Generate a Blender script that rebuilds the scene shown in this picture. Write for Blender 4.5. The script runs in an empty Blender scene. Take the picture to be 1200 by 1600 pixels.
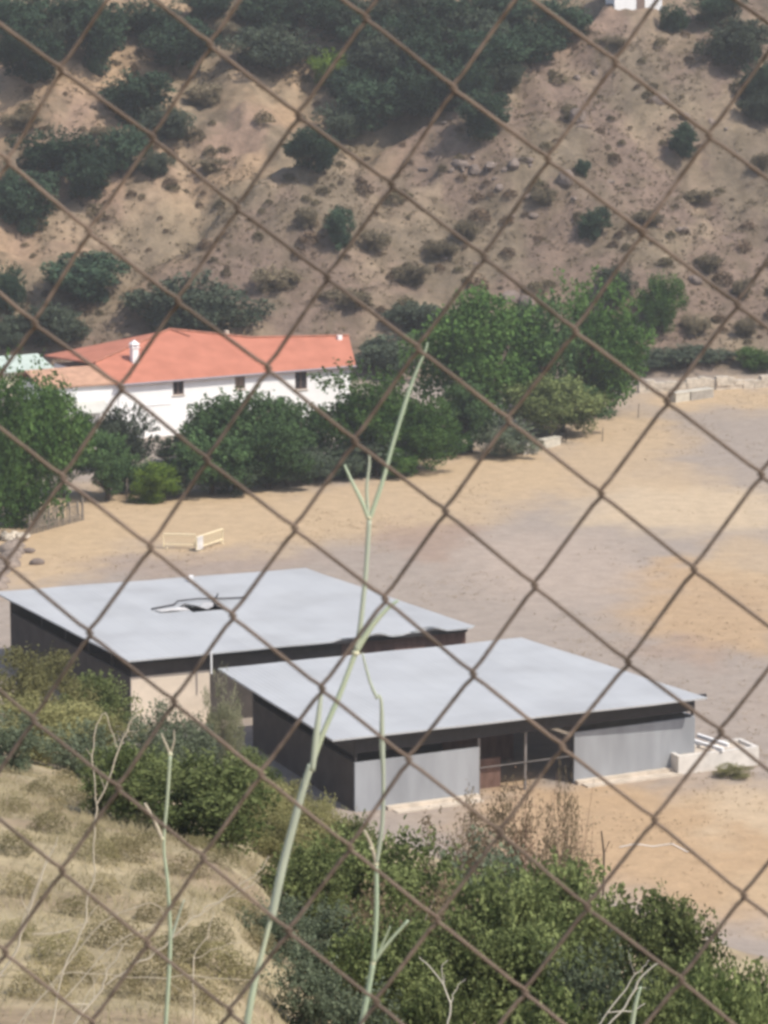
import bpy, bmesh, math, random
import numpy as np
from mathutils import Vector, Matrix

S = bpy.context.scene
R = math.radians
# ------------------------------------------------------------------ camera, world, sun, exposure
CAM_Z, FPX, PITCH = 41.6, 4800.0, 0.19
cd = bpy.data.cameras.new('camera'); cam = bpy.data.objects.new('camera', cd); S.collection.objects.link(cam)
cam.location = (0, 0, CAM_Z); cam.rotation_euler = (math.pi/2 - PITCH, 0, 0)
cd.sensor_fit = 'VERTICAL'; cd.sensor_height = 36; cd.sensor_width = 27; cd.lens = 36*FPX/1600
cd.clip_start = 0.1; cd.clip_end = 6000
cd.dof.use_dof = True; cd.dof.focus_distance = 8.0; cd.dof.aperture_fstop = 50
S.camera = cam
S.cycles.filter_width = 3.2
SUN_EL, SUN_X, SUN_Y = R(52), 0.83, -0.56
w = bpy.data.worlds.new('World'); S.world = w; w.use_nodes = True
nt = w.node_tree; bg = nt.nodes['Background']; bg.inputs['Strength'].default_value = 0.145
sky = nt.nodes.new('ShaderNodeTexSky'); sky.sky_type = 'NISHITA'; sky.sun_disc = False
sky.sun_elevation = SUN_EL; sky.sun_rotation = math.atan2(SUN_X, SUN_Y)
sky.dust_density = 2.0
nt.links.new(sky.outputs[0], bg.inputs[0])
sl = bpy.data.lights.new('sun', 'SUN'); sl.energy = 3.65; sl.angle = R(0.55); sl.color = (1.0, 0.93, 0.82)
so = bpy.data.objects.new('sun', sl); S.collection.objects.link(so)
sv = Vector((SUN_X*math.cos(SUN_EL), SUN_Y*math.cos(SUN_EL), math.sin(SUN_EL)))
so.rotation_euler = sv.to_track_quat('Z', 'Y').to_euler(); so.location = sv*60
S.view_settings.view_transform = 'Standard'; S.view_settings.look = 'None'
S.view_settings.exposure = 0.34; S.view_settings.gamma = 1

# ------------------------------------------------------------------ helpers
def ray(px, py):
    u, v = (px-600)/FPX, (py-800)/FPX
    return np.array([u, math.cos(PITCH)-v*math.sin(PITCH), -math.sin(PITCH)-v*math.cos(PITCH)])
def at(px, py, z=0.0):
    r = ray(px, py); t = (z-CAM_Z)/r[2]; return np.array([0, 0, CAM_Z]) + r*t
def rayd(px, py, d):
    r = ray(px, py); return np.array([0, 0, CAM_Z]) + r*(d/r[1])
def srgb(*c):
    return tuple(((x/255)/12.92 if x/255 <= .04045 else ((x/255+.055)/1.055)**2.4) for x in c)

_perm = np.random.RandomState(7).rand(512, 512)
def vnoise(x, y):
    xi = np.floor(x).astype(int); yi = np.floor(y).astype(int)
    fx = x-xi; fy = y-yi; fx = fx*fx*(3-2*fx); fy = fy*fy*(3-2*fy)
    g = lambda a, b: _perm[a % 512, b % 512]
    return (g(xi, yi)*(1-fx)+g(xi+1, yi)*fx)*(1-fy) + (g(xi, yi+1)*(1-fx)+g(xi+1, yi+1)*fx)*fy
def fbm(x, y, o=4):
    s = 0; a = .5; t = 0
    for k in range(o):
        s = s + a*vnoise(x*2**k+17.3*k, y*2**k+5.1*k); t += a; a *= .5
    return s/t
def sstep(a, b, x):
    t = np.clip((x-a)/(b-a), 0, 1); return t*t*(3-2*t)

def hill_t(x, y): return y - (281 + 0.10*x)
def spur_s(x, y):
    t = hill_t(x, y); return ((x+8.3)*21 - (t-26)*28.8)/35.6
def height(x, y):
    x = np.asarray(x, float); y = np.asarray(y, float)
    A = np.interp(y, [-400, -40, -2, 1.6, 10, 20, 30, 68, 180, 260, 600], [120, 52, 40.2, 40.0, 36.0, 31.9, 29.7, 23.7, -2, -14, -40])
    B = 39.8 - 0.314*x - 0.2928*y
    A = A + (fbm(x*.35, y*.35)-.5)*.7*sstep(8, 30, y); B = B + (fbm(x*.3+9, y*.3)-.5)*.8*sstep(10, 35, y)
    dip = 2.1*sstep(-2.8, .4, x+(y-45)*.03)*sstep(22, 36, y)*(1-sstep(80, 118, y)); A = A-dip; B = B-dip
    k = 1.0
    near = A - k*np.log1p(np.exp(np.clip((A-B)/k, -60, 60)))   # smooth min of the two slopes
    pass
    field = (fbm(x*.05+3, y*.05)-.5)*.22
    t = hill_t(x, y); tp = np.maximum(t, 0)
    prof = np.interp(tp, [0, 4, 12, 60, 90, 130, 220, 700, 3000], [0, 1.3, 6.2, 36.0, 56, 74, 90, 60, 30])
    am = sstep(0, 25, t)*(1-sstep(300, 700, t))
    gully = (np.abs(fbm(x*.045+t*.012, t*.018+4, 3)-.5)*2)
    rel = (gully-.25)*6.5 + (fbm(x*.12+2, y*.12, 4)-.5)*3.4 + (fbm(x*.5, y*.5+8, 3)-.5)*2.3
    s = spur_s(x, y)
    spur = 2.6*sstep(-2.2, 2.0, s)*np.exp(-(s/20)**2)
    hill = prof + am*(rel+spur)
    far = field + hill
    d = near-far
    return np.where(d > 8, near, np.where(d < -8, far, far + np.log1p(np.exp(np.clip(d, -30, 30)/.5))*.5))
def gz(x, y): return float(height(np.array([x]), np.array([y]))[0])
_ts = np.concatenate([np.linspace(25, 420, 1600)])
def hit(px, py):
    r = ray(px, py); X = r[0]*_ts/r[1]; Z = CAM_Z + r[2]*_ts/r[1]
    h = height(X, _ts); k = np.argmax(h >= Z)
    return np.array([X[k], _ts[k], h[k]])

# -------- materials
def mat(name, col, rough=.8, noise=0.0, scale=3.0, col2=None, bump=0.0, bscale=None, metal=0.0, coord='Object', stretch=None, detail=4, thr=(.35, .65)):
    m = bpy.data.materials.new(name); m.use_nodes = True
    n = m.node_tree.nodes; l = m.node_tree.links; b = n['Principled BSDF']
    b.inputs['Roughness'].default_value = rough; b.inputs['Metallic'].default_value = metal
    b.inputs['Specular IOR Level'].default_value = .3
    c2 = col2 or tuple(c*(1-noise) for c in col)
    tc = n.new('ShaderNodeTexCoord'); mp = n.new('ShaderNodeMapping')
    l.new(tc.outputs[coord], mp.inputs[0])
    if stretch: mp.inputs['Scale'].default_value = stretch
    nz = n.new('ShaderNodeTexNoise'); nz.inputs['Scale'].default_value = scale; nz.inputs['Detail'].default_value = detail
    l.new(mp.outputs[0], nz.inputs['Vector'])
    rp = n.new('ShaderNodeValToRGB'); rp.color_ramp.elements[0].position = thr[0]; rp.color_ramp.elements[1].position = thr[1]
    rp.color_ramp.elements[0].color = (*col, 1); rp.color_ramp.elements[1].color = (*c2, 1)
    l.new(nz.outputs['Fac'], rp.inputs[0]); l.new(rp.outputs[0], b.inputs['Base Color'])
    if bump:
        nb = n.new('ShaderNodeTexNoise'); nb.inputs['Scale'].default_value = bscale or scale*4
        l.new(mp.outputs[0], nb.inputs['Vector'])
        bp = n.new('ShaderNodeBump'); bp.inputs['Strength'].default_value = bump; bp.inputs['Distance'].default_value = .05
        l.new(nb.outputs['Fac'], bp.inputs['Height']); l.new(bp.outputs[0], b.inputs['Normal'])
    return m

def leaf_mat(name, c1, c2, trans=.22):
    m = bpy.data.materials.new(name); m.use_nodes = True
    n = m.node_tree.nodes; l = m.node_tree.links; n.clear()
    out = n.new('ShaderNodeOutputMaterial'); d = n.new('ShaderNodeBsdfDiffuse'); t = n.new('ShaderNodeBsdfTranslucent')
    mx = n.new('ShaderNodeMixShader'); mx.inputs[0].default_value = trans
    a = n.new('ShaderNodeAttribute'); a.attribute_name = 'tint'
    rp = n.new('ShaderNodeValToRGB'); rp.color_ramp.elements[0].color = (*c1, 1); rp.color_ramp.elements[1].color = (*c2, 1)
    oi = n.new('ShaderNodeObjectInfo'); hs = n.new('ShaderNodeHueSaturation')
    mr = n.new('ShaderNodeMapRange'); mr.inputs[3].default_value = .7; mr.inputs[4].default_value = 1.3
    l.new(oi.outputs['Random'], mr.inputs[0]); l.new(mr.outputs[0], hs.inputs['Value'])
    l.new(a.outputs['Fac'], rp.inputs[0]); l.new(rp.outputs[0], hs.inputs['Color'])
    l.new(hs.outputs[0], d.inputs[0]); l.new(hs.outputs[0], t.inputs[0])
    l.new(d.outputs[0], mx.inputs[1]); l.new(t.outputs[0], mx.inputs[2]); l.new(mx.outputs[0], out.inputs[0])
    return m

# -------- objects
def tag(o, label=None, cat=None, group=None, kind=None):
    if label: o['label'] = label
    if cat: o['category'] = cat
    if group: o['group'] = group
    if kind: o['kind'] = kind
    return o
def link(o, parent=None):
    S.collection.objects.link(o)
    if parent: o.parent = parent
    return o
def empty(name, loc=(0, 0, 0), rz=0.0):
    o = bpy.data.objects.new(name, None); o.location = loc; o.rotation_euler = (0, 0, rz); o.empty_display_size = .2
    return link(o)
def meshobj(name, verts, faces, m, parent=None, smooth=False, attr=None):
    me = bpy.data.meshes.new(name)
    me.from_pydata([tuple(v) for v in verts], [], [tuple(f) for f in faces]); me.update()
    if smooth: me.shade_smooth()
    if m: me.materials.append(m)
    return link(bpy.data.objects.new(name, me), parent)
def copy_tree(o, parent=None):
    c = o.copy(); S.collection.objects.link(c)
    if parent: c.parent = parent
    for ch in [k for k in S.objects if k.parent == o]: copy_tree(ch, c)
    return c

class MB:
    def __init__(s): s.v = []; s.f = []
    def add(s, vs, fs):
        b = len(s.v); s.v += [tuple(map(float, v)) for v in vs]; s.f += [tuple(i+b for i in f) for f in fs]; return s
    def box(s, x0, x1, y0, y1, z0, z1, M=None):
        vs = [(x, y, z) for z in (z0, z1) for x, y in ((x0, y0), (x1, y0), (x1, y1), (x0, y1))]
        if M: vs = [tuple(M @ Vector(v)) for v in vs]
        return s.add(vs, [(3, 2, 1, 0), (4, 5, 6, 7), (0, 1, 5, 4), (1, 2, 6, 5), (2, 3, 7, 6), (3, 0, 4, 7)])
    def slab(s, P, Q, z0, z1, th):
        """vertical slab from P to Q (xy), thickness th to the left of P->Q"""
        P = np.array(P[:2], float); Q = np.array(Q[:2], float); d = Q-P; d /= np.linalg.norm(d); n = np.array([-d[1], d[0]])*th
        c = [P, Q, Q+n, P+n]
        vs = [(*a, z0) for a in c]+[(*a, z1) for a in c]
        return s.add(vs, [(3, 2, 1, 0), (4, 5, 6, 7), (0, 1, 5, 4), (1, 2, 6, 5), (2, 3, 7, 6), (3, 0, 4, 7)])
    def tube(s, pts, rad, n=6, cap=True):
        pts = [Vector(p) for p in pts]
        if not hasattr(rad, '__len__'): rad = [rad]*len(pts)
        b = len(s.v); prev = None; N = len(pts)
        for i, p in enumerate(pts):
            t = (pts[min(i+1, N-1)]-pts[max(i-1, 0)]).normalized()
            if prev is None: a = t.orthogonal().normalized()
            else:
                a = prev - t*prev.dot(t); a = a.normalized() if a.length > 1e-6 else t.orthogonal().normalized()
            prev = a; c = t.cross(a)
            for k in range(n):
                an = 2*math.pi*k/n; q = p + (a*math.cos(an)+c*math.sin(an))*rad[i]; s.v.append((q.x, q.y, q.z))
        for i in range(N-1):
            for k in range(n):
                k2 = (k+1) % n; s.f.append((b+i*n+k, b+i*n+k2, b+(i+1)*n+k2, b+(i+1)*n+k))
        if cap:
            s.f.append(tuple(b+k for k in reversed(range(n)))); s.f.append(tuple(b+(N-1)*n+k for k in range(n)))
        return s
    def build(s, name, m, parent=None, smooth=False): return meshobj(name, s.v, s.f, m, parent, smooth)

def rock_mesh(mb, c, r, rng, flat=.7):
    bm = bmesh.new(); bmesh.ops.create_icosphere(bm, subdivisions=2, radius=1)
    o = rng.rand(3)*100; sc = np.array([r*(.8+.5*rng.rand()), r*(.8+.5*rng.rand()), r*flat*(.7+.6*rng.rand())])
    vs = []
    for v in bm.verts:
        p = np.array(v.co); q = 1+.45*(fbm(np.array([p[0]*1.4+o[0]+p[2]]), np.array([p[1]*1.4+o[1]-p[2]]), 3)[0]-.5)*2
        vs.append(p*q*sc + np.array(c))
    mb.add(vs, [[v.index for v in f.verts] for f in bm.faces]); bm.free()

# -------- foliage
def leaf_cards(P, size, rng, tint, up=.35, aspect=.55):
    n = len(P); size = np.broadcast_to(size, (n,))*(.65+.7*rng.rand(n))
    N = rng.randn(n, 3); N[:, 2] += up*2; N /= np.linalg.norm(N, axis=1, keepdims=True)
    T = rng.randn(n, 3); T -= N*(T*N).sum(1, keepdims=True); T /= np.linalg.norm(T, axis=1, keepdims=True); Bt = np.cross(N, T)
    h = size[:, None]/2; w2 = h*aspect
    V = np.stack([P-T*h, P-T*h*.1+Bt*w2, P+T*h, P-T*h*.1-Bt*w2], 1).reshape(-1, 3)
    F = np.arange(4*n).reshape(-1, 4)
    return V, F, np.repeat(tint, 4)
def np_mesh(name, V, F, tint, m):
    me = bpy.data.meshes.new(name); nf = len(F)
    me.vertices.add(len(V)); me.vertices.foreach_set('co', np.ascontiguousarray(V, np.float32).ravel())
    me.loops.add(nf*4); me.loops.foreach_set('vertex_index', np.ascontiguousarray(F, np.int32).ravel())
    me.polygons.add(nf); me.polygons.foreach_set('loop_start', np.arange(nf, dtype=np.int32)*4)
    a = me.attributes.new('tint', 'FLOAT', 'POINT'); a.data.foreach_set('value', np.ascontiguousarray(tint, np.float32))
    me.update(calc_edges=True); me.validate()
    me.materials.append(m); return me
def crown_mesh(name, seed, m, nclump=45, rc=(.10, .19), leaf=.042, per=300, z0=.08, top=1.0, flat=1.0, shape='round', up=.35, aspect=.6, loose=0.0, sprig=50):
    """unit crown: about 1 wide, 1 high, standing on z=0"""
    rng = np.random.RandomState(seed); Ps = []; Ts = []
    lobes = [(rng.uniform(-.22, .22), rng.uniform(-.22, .22), rng.uniform(-.12, .14)) for _ in range(5)]
    for k in range(nclump):
        d = rng.randn(3); d /= np.linalg.norm(d); rr = rng.rand()**.45
        r = rng.uniform(*rc)
        lb = lobes[k % 5]
        c = np.array([.5, .5, (top-z0)/2])*d*rr*.74
        if shape == 'column': c[:2] *= .8*(1-.35*abs(d[2]))
        c = c + np.array(lb)*np.array([1, 1, .9])
        c[2] = (z0+top)/2 + c[2]*flat
        c[2] = min(max(c[2], z0+r*.6), top-r*.75)
        if shape == 'round' and c[2] < z0+.3: c[:2] *= .88
        n = int(per*(r/.15)**2)
        u = rng.randn(n, 3); u /= np.linalg.norm(u, axis=1, keepdims=True)
        rad = r*(1-.55*rng.rand(n)**2)*(1+loose*rng.randn(n))
        Ps.append(c+u*rad[:, None]*np.array([1, 1, .85])); Ts.append(np.clip(.65*rng.rand()**1.2+.35*rng.rand(n), 0, 1))
    for k in range(sprig):
        d = rng.randn(3); d[2] = abs(d[2])*.8+.1; d /= np.linalg.norm(d); n = int(10+14*rng.rand()); f = np.linspace(.72, 1.02+.14*rng.rand(), n)
        c = np.array([0, 0, (z0+top)/2])+np.array([.46, .46, (top-z0)*.48])*d*f[:, None]+rng.randn(n, 3)*.014
        Ps.append(c); Ts.append(np.clip(.35+.5*rng.rand()+.3*rng.rand(n), 0, 1))
    P = np.concatenate(Ps); T = np.concatenate(Ts); P[:, 2] = np.maximum(P[:, 2], 0.0)
    V, F, T = leaf_cards(P, leaf, rng, T, up, aspect)
    return np_mesh(name, V, F, T, m)
def trunk_mesh(name, seed, m, h0=.6, r=.035, spread=.28, nb=6):
    rng = np.random.RandomState(seed); mb = MB()
    pts = [(0, 0, -.06)]+[(rng.uniform(-.03, .03)*k, rng.uniform(-.03, .03)*k, h0*k/4) for k in range(1, 5)]
    mb.tube(pts, [r*1.3, r, r*.85, r*.65, r*.35], 7)
    for k in range(nb):
        a = 6.28*k/nb+rng.rand(); z = h0*rng.uniform(.25, .75); L = spread*rng.uniform(.7, 1.25)
        b = (math.cos(a)*L, math.sin(a)*L, z+L*rng.uniform(.5, 1.1))
        mb.tube([(0, 0, z), (b[0]*.5, b[1]*.5, z+(b[2]-z)*.6), b], [r*.5, r*.36, r*.15], 5)
    me = bpy.data.meshes.new(name); me.from_pydata(mb.v, [], mb.f); me.shade_smooth(); me.materials.append(m); me.update(); return me

M = {}
M['bark'] = mat('bark', (.10, .075, .055), .9, .45, 8, bump=.5)
M['palebark'] = mat('pale_bark', (.25, .21, .17), .9, .4, 8, bump=.4)
M['oak'] = leaf_mat('oak_leaves', (.020, .038, .025), (.070, .112, .068), .12)
M['oak_grey'] = leaf_mat('grey_oak_leaves', (.040, .055, .038), (.105, .13, .088), .12)
M['hedge_green'] = leaf_mat('hedge_green_leaves', (.028, .056, .021), (.10, .168, .066), .2)
M['hedge_grey'] = leaf_mat('hedge_grey_leaves', (.038, .058, .034), (.115, .155, .09), .18)
M['olive'] = leaf_mat('olive_scrub_leaves', (.14, .118, .08), (.27, .225, .15), .15)
M['broad'] = leaf_mat('broad_leaves', (.030, .070, .019), (.122, .21, .06), .24)
M['lime'] = leaf_mat('lime_leaves', (.07, .12, .018), (.19, .27, .05), .3)
M['thicket'] = leaf_mat('thicket_leaves', (.042, .064, .022), (.245, .285, .115), .3)
M['thicket_grey'] = leaf_mat('grey_thicket_leaves', (.055, .075, .045), (.17, .20, .13), .2)
M['yellowbush'] = leaf_mat('yellow_green_leaves', (.125, .125, .055), (.31, .295, .135), .25)
M['feather'] = leaf_mat('feathery_leaves', (.15, .16, .09), (.34, .34, .22), .35)
M['redweed'] = leaf_mat('dead_red_weed', (.13, .075, .05), (.32, .20, .14), .2)
M['tuft_olive'] = leaf_mat('tuft_olive', (.075, .062, .036), (.17, .145, .085), .1)
M['tuft_brown'] = leaf_mat('tuft_brown', (.085, .058, .040), (.19, .135, .09), .1)
M['tuft_dry'] = leaf_mat('tuft_dry', (.19, .145, .08), (.36, .29, .16), .2)
M['straw'] = leaf_mat('straw', (.25, .215, .12), (.46, .40, .25), .3)
M['herbs'] = leaf_mat('hill_herbs', (.085, .065, .042), (.22, .175, .105), .1)
M['stubble'] = leaf_mat('field_stubble', (.36, .27, .165), (.54, .43, .28), .35)
M['softtuft'] = leaf_mat('soft_tuft', (.17, .145, .075), (.33, .28, .155), .25)
M['softolive'] = leaf_mat('soft_olive_tuft', (.14, .125, .06), (.28, .25, .13), .25)
M['brownbush'] = leaf_mat('brown_bush_leaves', (.09, .075, .045), (.24, .185, .12), .2)

# ------------------------------------------------------------------ ground: one sheet
def build_ground():
    def axis(lo, hi, st, far, grow=1.18):
        a = list(np.arange(lo, hi, st)); s = st
        while a[-1] < far: s *= grow; a.append(a[-1]+s)
        s = st
        while a[0] > -far: s *= grow; a.insert(0, a[0]-s)
        return np.array(a)
    xs = axis(-52, 54, .7, 2500); ys = axis(24, 350, .7, 3000)
    X, Y = np.meshgrid(xs, ys); Z = height(X, Y); nx, ny = len(xs), len(ys)
    Vv = np.stack([X, Y, Z], -1).reshape(-1, 3)
    i = np.arange(nx*ny).reshape(ny, nx)
    F = np.stack([i[:-1, :-1], i[:-1, 1:], i[1:, 1:], i[1:, :-1]], -1).reshape(-1, 4)
    # soil and dry-grass colours (real ground colours by place)
    x, y, z = Vv.T
    t = hill_t(x, y)
    wx = x+(fbm(x*.12, y*.08)-.5)*5+(fbm(x*.7, y*.5, 3)-.5)*3.2; wy = y+(fbm(x*.09+30, y*.06)-.5)*11+(fbm(x*.6+50, y*.4, 3)-.5)*9
    dirt = np.array([.318, .268, .228]); tan = np.array([.45, .335, .215]); pale = np.array([.49, .385, .265]); red = np.array([.31, .225, .175]); orange = np.array([.42, .295, .18])
    col = np.tile(dirt, (len(x), 1))
    def patch(px, py, rx, ry, c, s=1.0, soft=.45):
        nonlocal col
        p = at(px, py); d = p[1]; ax = rx*d/FPX; ay = ry*d*d/(CAM_Z*FPX)
        q = np.sqrt(((wx-p[0])/ax)**2+((wy-p[1])/ay)**2)
        m = (1-sstep(1-soft, 1+soft, q))*s
        col = col*(1-m[:, None])+np.array(c)*m[:, None]
    # tan dry grass round the field edge
    patch(300, 800, 360, 55, tan); patch(90, 850, 80, 60, tan); patch(760, 740, 190, 45, tan); patch(640, 790, 150, 45, tan, .8)
    patch(960, 680, 110, 45, tan, .9); patch(1130, 620, 140, 26, tan); patch(1080, 790, 170, 42, pale, .95); patch(1000, 740, 120, 30, tan, .7)
    patch(1120, 910, 130, 30, orange, .9); patch(1100, 970, 140, 42, orange, .9); patch(1050, 1010, 80, 22, red, .5); patch(1190, 880, 70, 40, tan, .7)
    patch(670, 845, 85, 32, red, .75); patch(320, 875, 190, 22, red, .35); patch(1100, 1330, 240, 110, orange); patch(900, 1280, 160, 60, orange, .9)
    patch(1150, 1260, 90, 30, pale, .7); patch(1180, 1400, 90, 60, tan, .6)
    patch(1150, 655, 90, 28, dirt, .8); patch(1180, 1090, 60, 40, np.array([.33, .27, .225]), .8); patch(880, 880, 140, 60, np.array([.41, .33, .27]), .6)
    # hillside
    s = spur_s(x, y); hn = fbm(x*.07+5, y*.07, 4); hn2 = fbm(x*.25, y*.22+3, 4); hn3 = fbm(x*.8, y*.7+3, 3)
    left = np.array([.312, .220, .142]); rocky = np.array([.158, .118, .096]); scrub = np.array([.165, .135, .095]); pinky = np.array([.265, .185, .138])
    hc = left[None]*(1-sstep(.42, .62, hn)[:, None]) + pinky[None]*sstep(.42, .62, hn)[:, None]
    k = (sstep(-3, 5, s+(hn2-.5)*10)*.85)[:, None]; hc = hc*(1-k)+rocky*k
    k = (sstep(.50, .66, fbm(x*.11+40, y*.10+7, 5))*.75)[:, None]; hc = hc*(1-k)+scrub*k
    k = (sstep(.55, .7, hn2)*.5)[:, None]; hc = hc*(1-k)+np.array([.30, .235, .16])*k
    k = (sstep(.54, .68, hn3)*.6)[:, None]; hc = hc*(1-k)+np.array([.12, .095, .065])*k
    k = sstep(-3, 3, t+(hn2-.5)*4)[:, None]; col = col*(1-k)+hc*k
    # near slope: pale straw soil
    gn = fbm(x*.4, y*.4, 4); sl_ = np.array([.36, .30, .19]); sd = np.array([.29, .225, .15])
    nc = sl_[None]*(1-sstep(.45, .65, gn)[:, None])+sd[None]*sstep(.45, .65, gn)[:, None]
    k = (sstep(.4, 1.6, z)*(t < -20))[:, None]; col = col*(1-k)+nc*k
    rgh = .45+.58*sstep(-3, 3, t)+.35*sstep(.4, 1.6, z)*(t < -20)
    me = bpy.data.meshes.new('terrain')
    nf = len(F); me.vertices.add(len(Vv)); me.vertices.foreach_set('co', Vv.astype(np.float32).ravel())
    me.loops.add(nf*4); me.loops.foreach_set('vertex_index', F.astype(np.int32).ravel())
    me.polygons.add(nf); me.polygons.foreach_set('loop_start', np.arange(nf, dtype=np.int32)*4)
    a = me.attributes.new('soil', 'FLOAT_COLOR', 'POINT'); a.data.foreach_set('color', np.c_[col, rgh].astype(np.float32).ravel())
    me.update(calc_edges=True); me.shade_smooth()
    m = bpy.data.materials.new('earth'); m.use_nodes = True; n = m.node_tree.nodes; l = m.node_tree.links; b = n['Principled BSDF']
    b.inputs['Roughness'].default_value = .95; b.inputs['Specular IOR Level'].default_value = .1
    at_ = n.new('ShaderNodeAttribute'); at_.attribute_name = 'soil'; tc = n.new('ShaderNodeTexCoord')
    def noise(sc, det, rough=.6):
        q = n.new('ShaderNodeTexNoise'); q.inputs['Scale'].default_value = sc; q.inputs['Detail'].default_value = det; q.inputs['Roughness'].default_value = rough
        l.new(tc.outputs['Object'], q.inputs['Vector']); return q
    n1 = noise(.9, 6, .65); n2 = noise(4.5, 4, .7)
    mr = n.new('ShaderNodeMapRange'); mr.inputs[1].default_value = .3; mr.inputs[2].default_value = .7; mr.inputs[3].default_value = .74; mr.inputs[4].default_value = 1.24; l.new(n1.outputs['Fac'], mr.inputs[0])
    mr2 = n.new('ShaderNodeMapRange'); mr2.inputs[1].default_value = .3; mr2.inputs[2].default_value = .7; mr2.inputs[3].default_value = .82; mr2.inputs[4].default_value = 1.16; l.new(n2.outputs['Fac'], mr2.inputs[0])
    mu = n.new('ShaderNodeMath'); mu.operation = 'MULTIPLY'; l.new(mr.outputs[0], mu.inputs[0]); l.new(mr2.outputs[0], mu.inputs[1])
    mixf = n.new('ShaderNodeMix'); mixf.data_type = 'FLOAT'; mixf.inputs[2].default_value = 1.0; l.new(at_.outputs['Alpha'], mixf.inputs[0]); l.new(mu.outputs[0], mixf.inputs[3])
    vm = n.new('ShaderNodeVectorMath'); vm.operation = 'SCALE'; l.new(at_.outputs['Color'], vm.inputs[0]); l.new(mixf.outputs[0], vm.inputs['Scale'])
    l.new(vm.outputs[0], b.inputs['Base Color'])
    bp = n.new('ShaderNodeBump'); l.new(at_.outputs['Alpha'], bp.inputs['Strength']); bp.inputs['Distance'].default_value = .22; l.new(n1.outputs['Fac'], bp.inputs['Height']); l.new(bp.outputs[0], b.inputs['Normal'])
    me.materials.append(m)
    o = link(bpy.data.objects.new('terrain', me)); o['kind'] = 'structure'
build_ground()

# ------------------------------------------------------------------ the two sheds
def roof_mat(name, col, col2):
    m = mat(name, col, .5, col2=col2, scale=.35, detail=6, thr=(.4, .75))
    n = m.node_tree.nodes; l = m.node_tree.links; b = n['Principled BSDF']
    tc = n.new('ShaderNodeTexCoord'); mp = n.new('ShaderNodeMapping'); mp.inputs['Rotation'].default_value = (0, 0, R(-24)); l.new(tc.outputs['Object'], mp.inputs[0])
    rp0 = [q for q in n if q.type == 'VALTORGB'][0]; bk = n.new('ShaderNodeTexBrick'); bk.inputs['Scale'].default_value = 1.0; bk.inputs['Brick Width'].default_value = 1.05; bk.inputs['Row Height'].default_value = 5.2; bk.inputs['Mortar Size'].default_value = .02; bk.inputs['Mortar Smooth'].default_value = .5; bk.offset = 0
    bk.inputs['Color1'].default_value = (1, 1, 1, 1); bk.inputs['Color2'].default_value = (.95, .95, .955, 1); bk.inputs['Mortar'].default_value = (.86, .86, .87, 1); l.new(mp.outputs[0], bk.inputs['Vector'])
    mm = n.new('ShaderNodeMix'); mm.data_type = 'RGBA'; mm.blend_type = 'MULTIPLY'; mm.inputs[0].default_value = 1.0; l.new(rp0.outputs[0], mm.inputs[6]); l.new(bk.outputs['Color'], mm.inputs[7]); l.new(mm.outputs[2], b.inputs['Base Color'])
    wv = n.new('ShaderNodeTexWave'); wv.inputs['Scale'].default_value = 1.1; wv.bands_direction = 'X'; l.new(mp.outputs[0], wv.inputs['Vector'])
    bp = n.new('ShaderNodeBump'); bp.inputs['Strength'].default_value = .25; bp.inputs['Distance'].default_value = .04
    l.new(wv.outputs['Fac'], bp.inputs['Height']); l.new(bp.outputs[0], b.inputs['Normal'])
    return m
M['roof'] = roof_mat('pale_sheet_roof', (.46, .472, .482), (.385, .392, .398))
M['panel'] = mat('grey_sheet_wall', (.325, .34, .365), .6, .28, .8, stretch=(1, 1, .25), bump=.1)
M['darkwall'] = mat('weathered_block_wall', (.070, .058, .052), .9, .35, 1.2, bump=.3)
M['cream'] = mat('cream_render', (.70, .60, .49), .9, .12, 1.5, bump=.2)
M['footing'] = mat('pale_concrete', (.60, .52, .43), .9, .25, 2.0, bump=.3)
M['greybrown'] = mat('grey_brown_boards_and_gap_shade', (.085, .072, .065), .9, .3, 2)
M['steel'] = mat('dark_steel_and_gap_shade', (.035, .032, .034), .6, .3, 4)
M['greysteel'] = mat('grey_steel', (.22, .20, .19), .6, .3, 4)
M['lightsteel'] = mat('pale_steel', (.50, .50, .49), .5, .2, 4)
M['rusty'] = mat('rust_brown_boards', (.16, .095, .075), .9, .4, 3, stretch=(1, 1, .3))
M['sheet'] = mat('torn_pale_sheet', (.70, .68, .66), .5, .3, 3)
M['white'] = mat('white_paint', (.88, .875, .87), .8, .06, 1.5)

def bil(Q, u, v, z=None):
    a, b, c, d = [np.array(q, float) for q in Q]
    return (a*(1-u)+b*u)*(1-v)+(d*(1-u)+c*u)*v
def roof_part(root, Q, z, th=.10, nu=40, nv=32, hole=None, edit=None):
    vs = []; fs = []
    for j in range(nv+1):
        for i in range(nu+1):
            p = bil(Q, i/nu, j/nv); zz = z+(fbm(np.array([p[0]*.3]), np.array([p[1]*.3]), 2)[0]-.5)*.06
            q = np.array([p[0], p[1], zz])
            if edit: q = edit(i/nu, j/nv, q)
            vs.append(q)
    nn = len(vs)
    keep = {}
    for j in range(nv):
        for i in range(nu):
            if hole and hole(i/nu+.5/nu, j/nv+.5/nv): continue
            keep[(i, j)] = 1
    vb = [v-np.array([0, 0, th]) for v in vs]
    for (i, j) in keep:
        a = j*(nu+1)+i; q = (a, a+1, a+nu+2, a+nu+1); fs.append(q); fs.append(tuple(nn+k for k in reversed(q)))
        for (di, dj, e) in ((0, -1, (0, 1)), (1, 0, (1, 2)), (0, 1, (2, 3)), (-1, 0, (3, 0))):
            if (i+di, j+dj) not in keep:
                s0, s1 = q[e[0]], q[e[1]]; fs.append((s1, s0, s0+nn, s1+nn))
    return meshobj('roof', vs+vb, fs, M['roof'], root)

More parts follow.
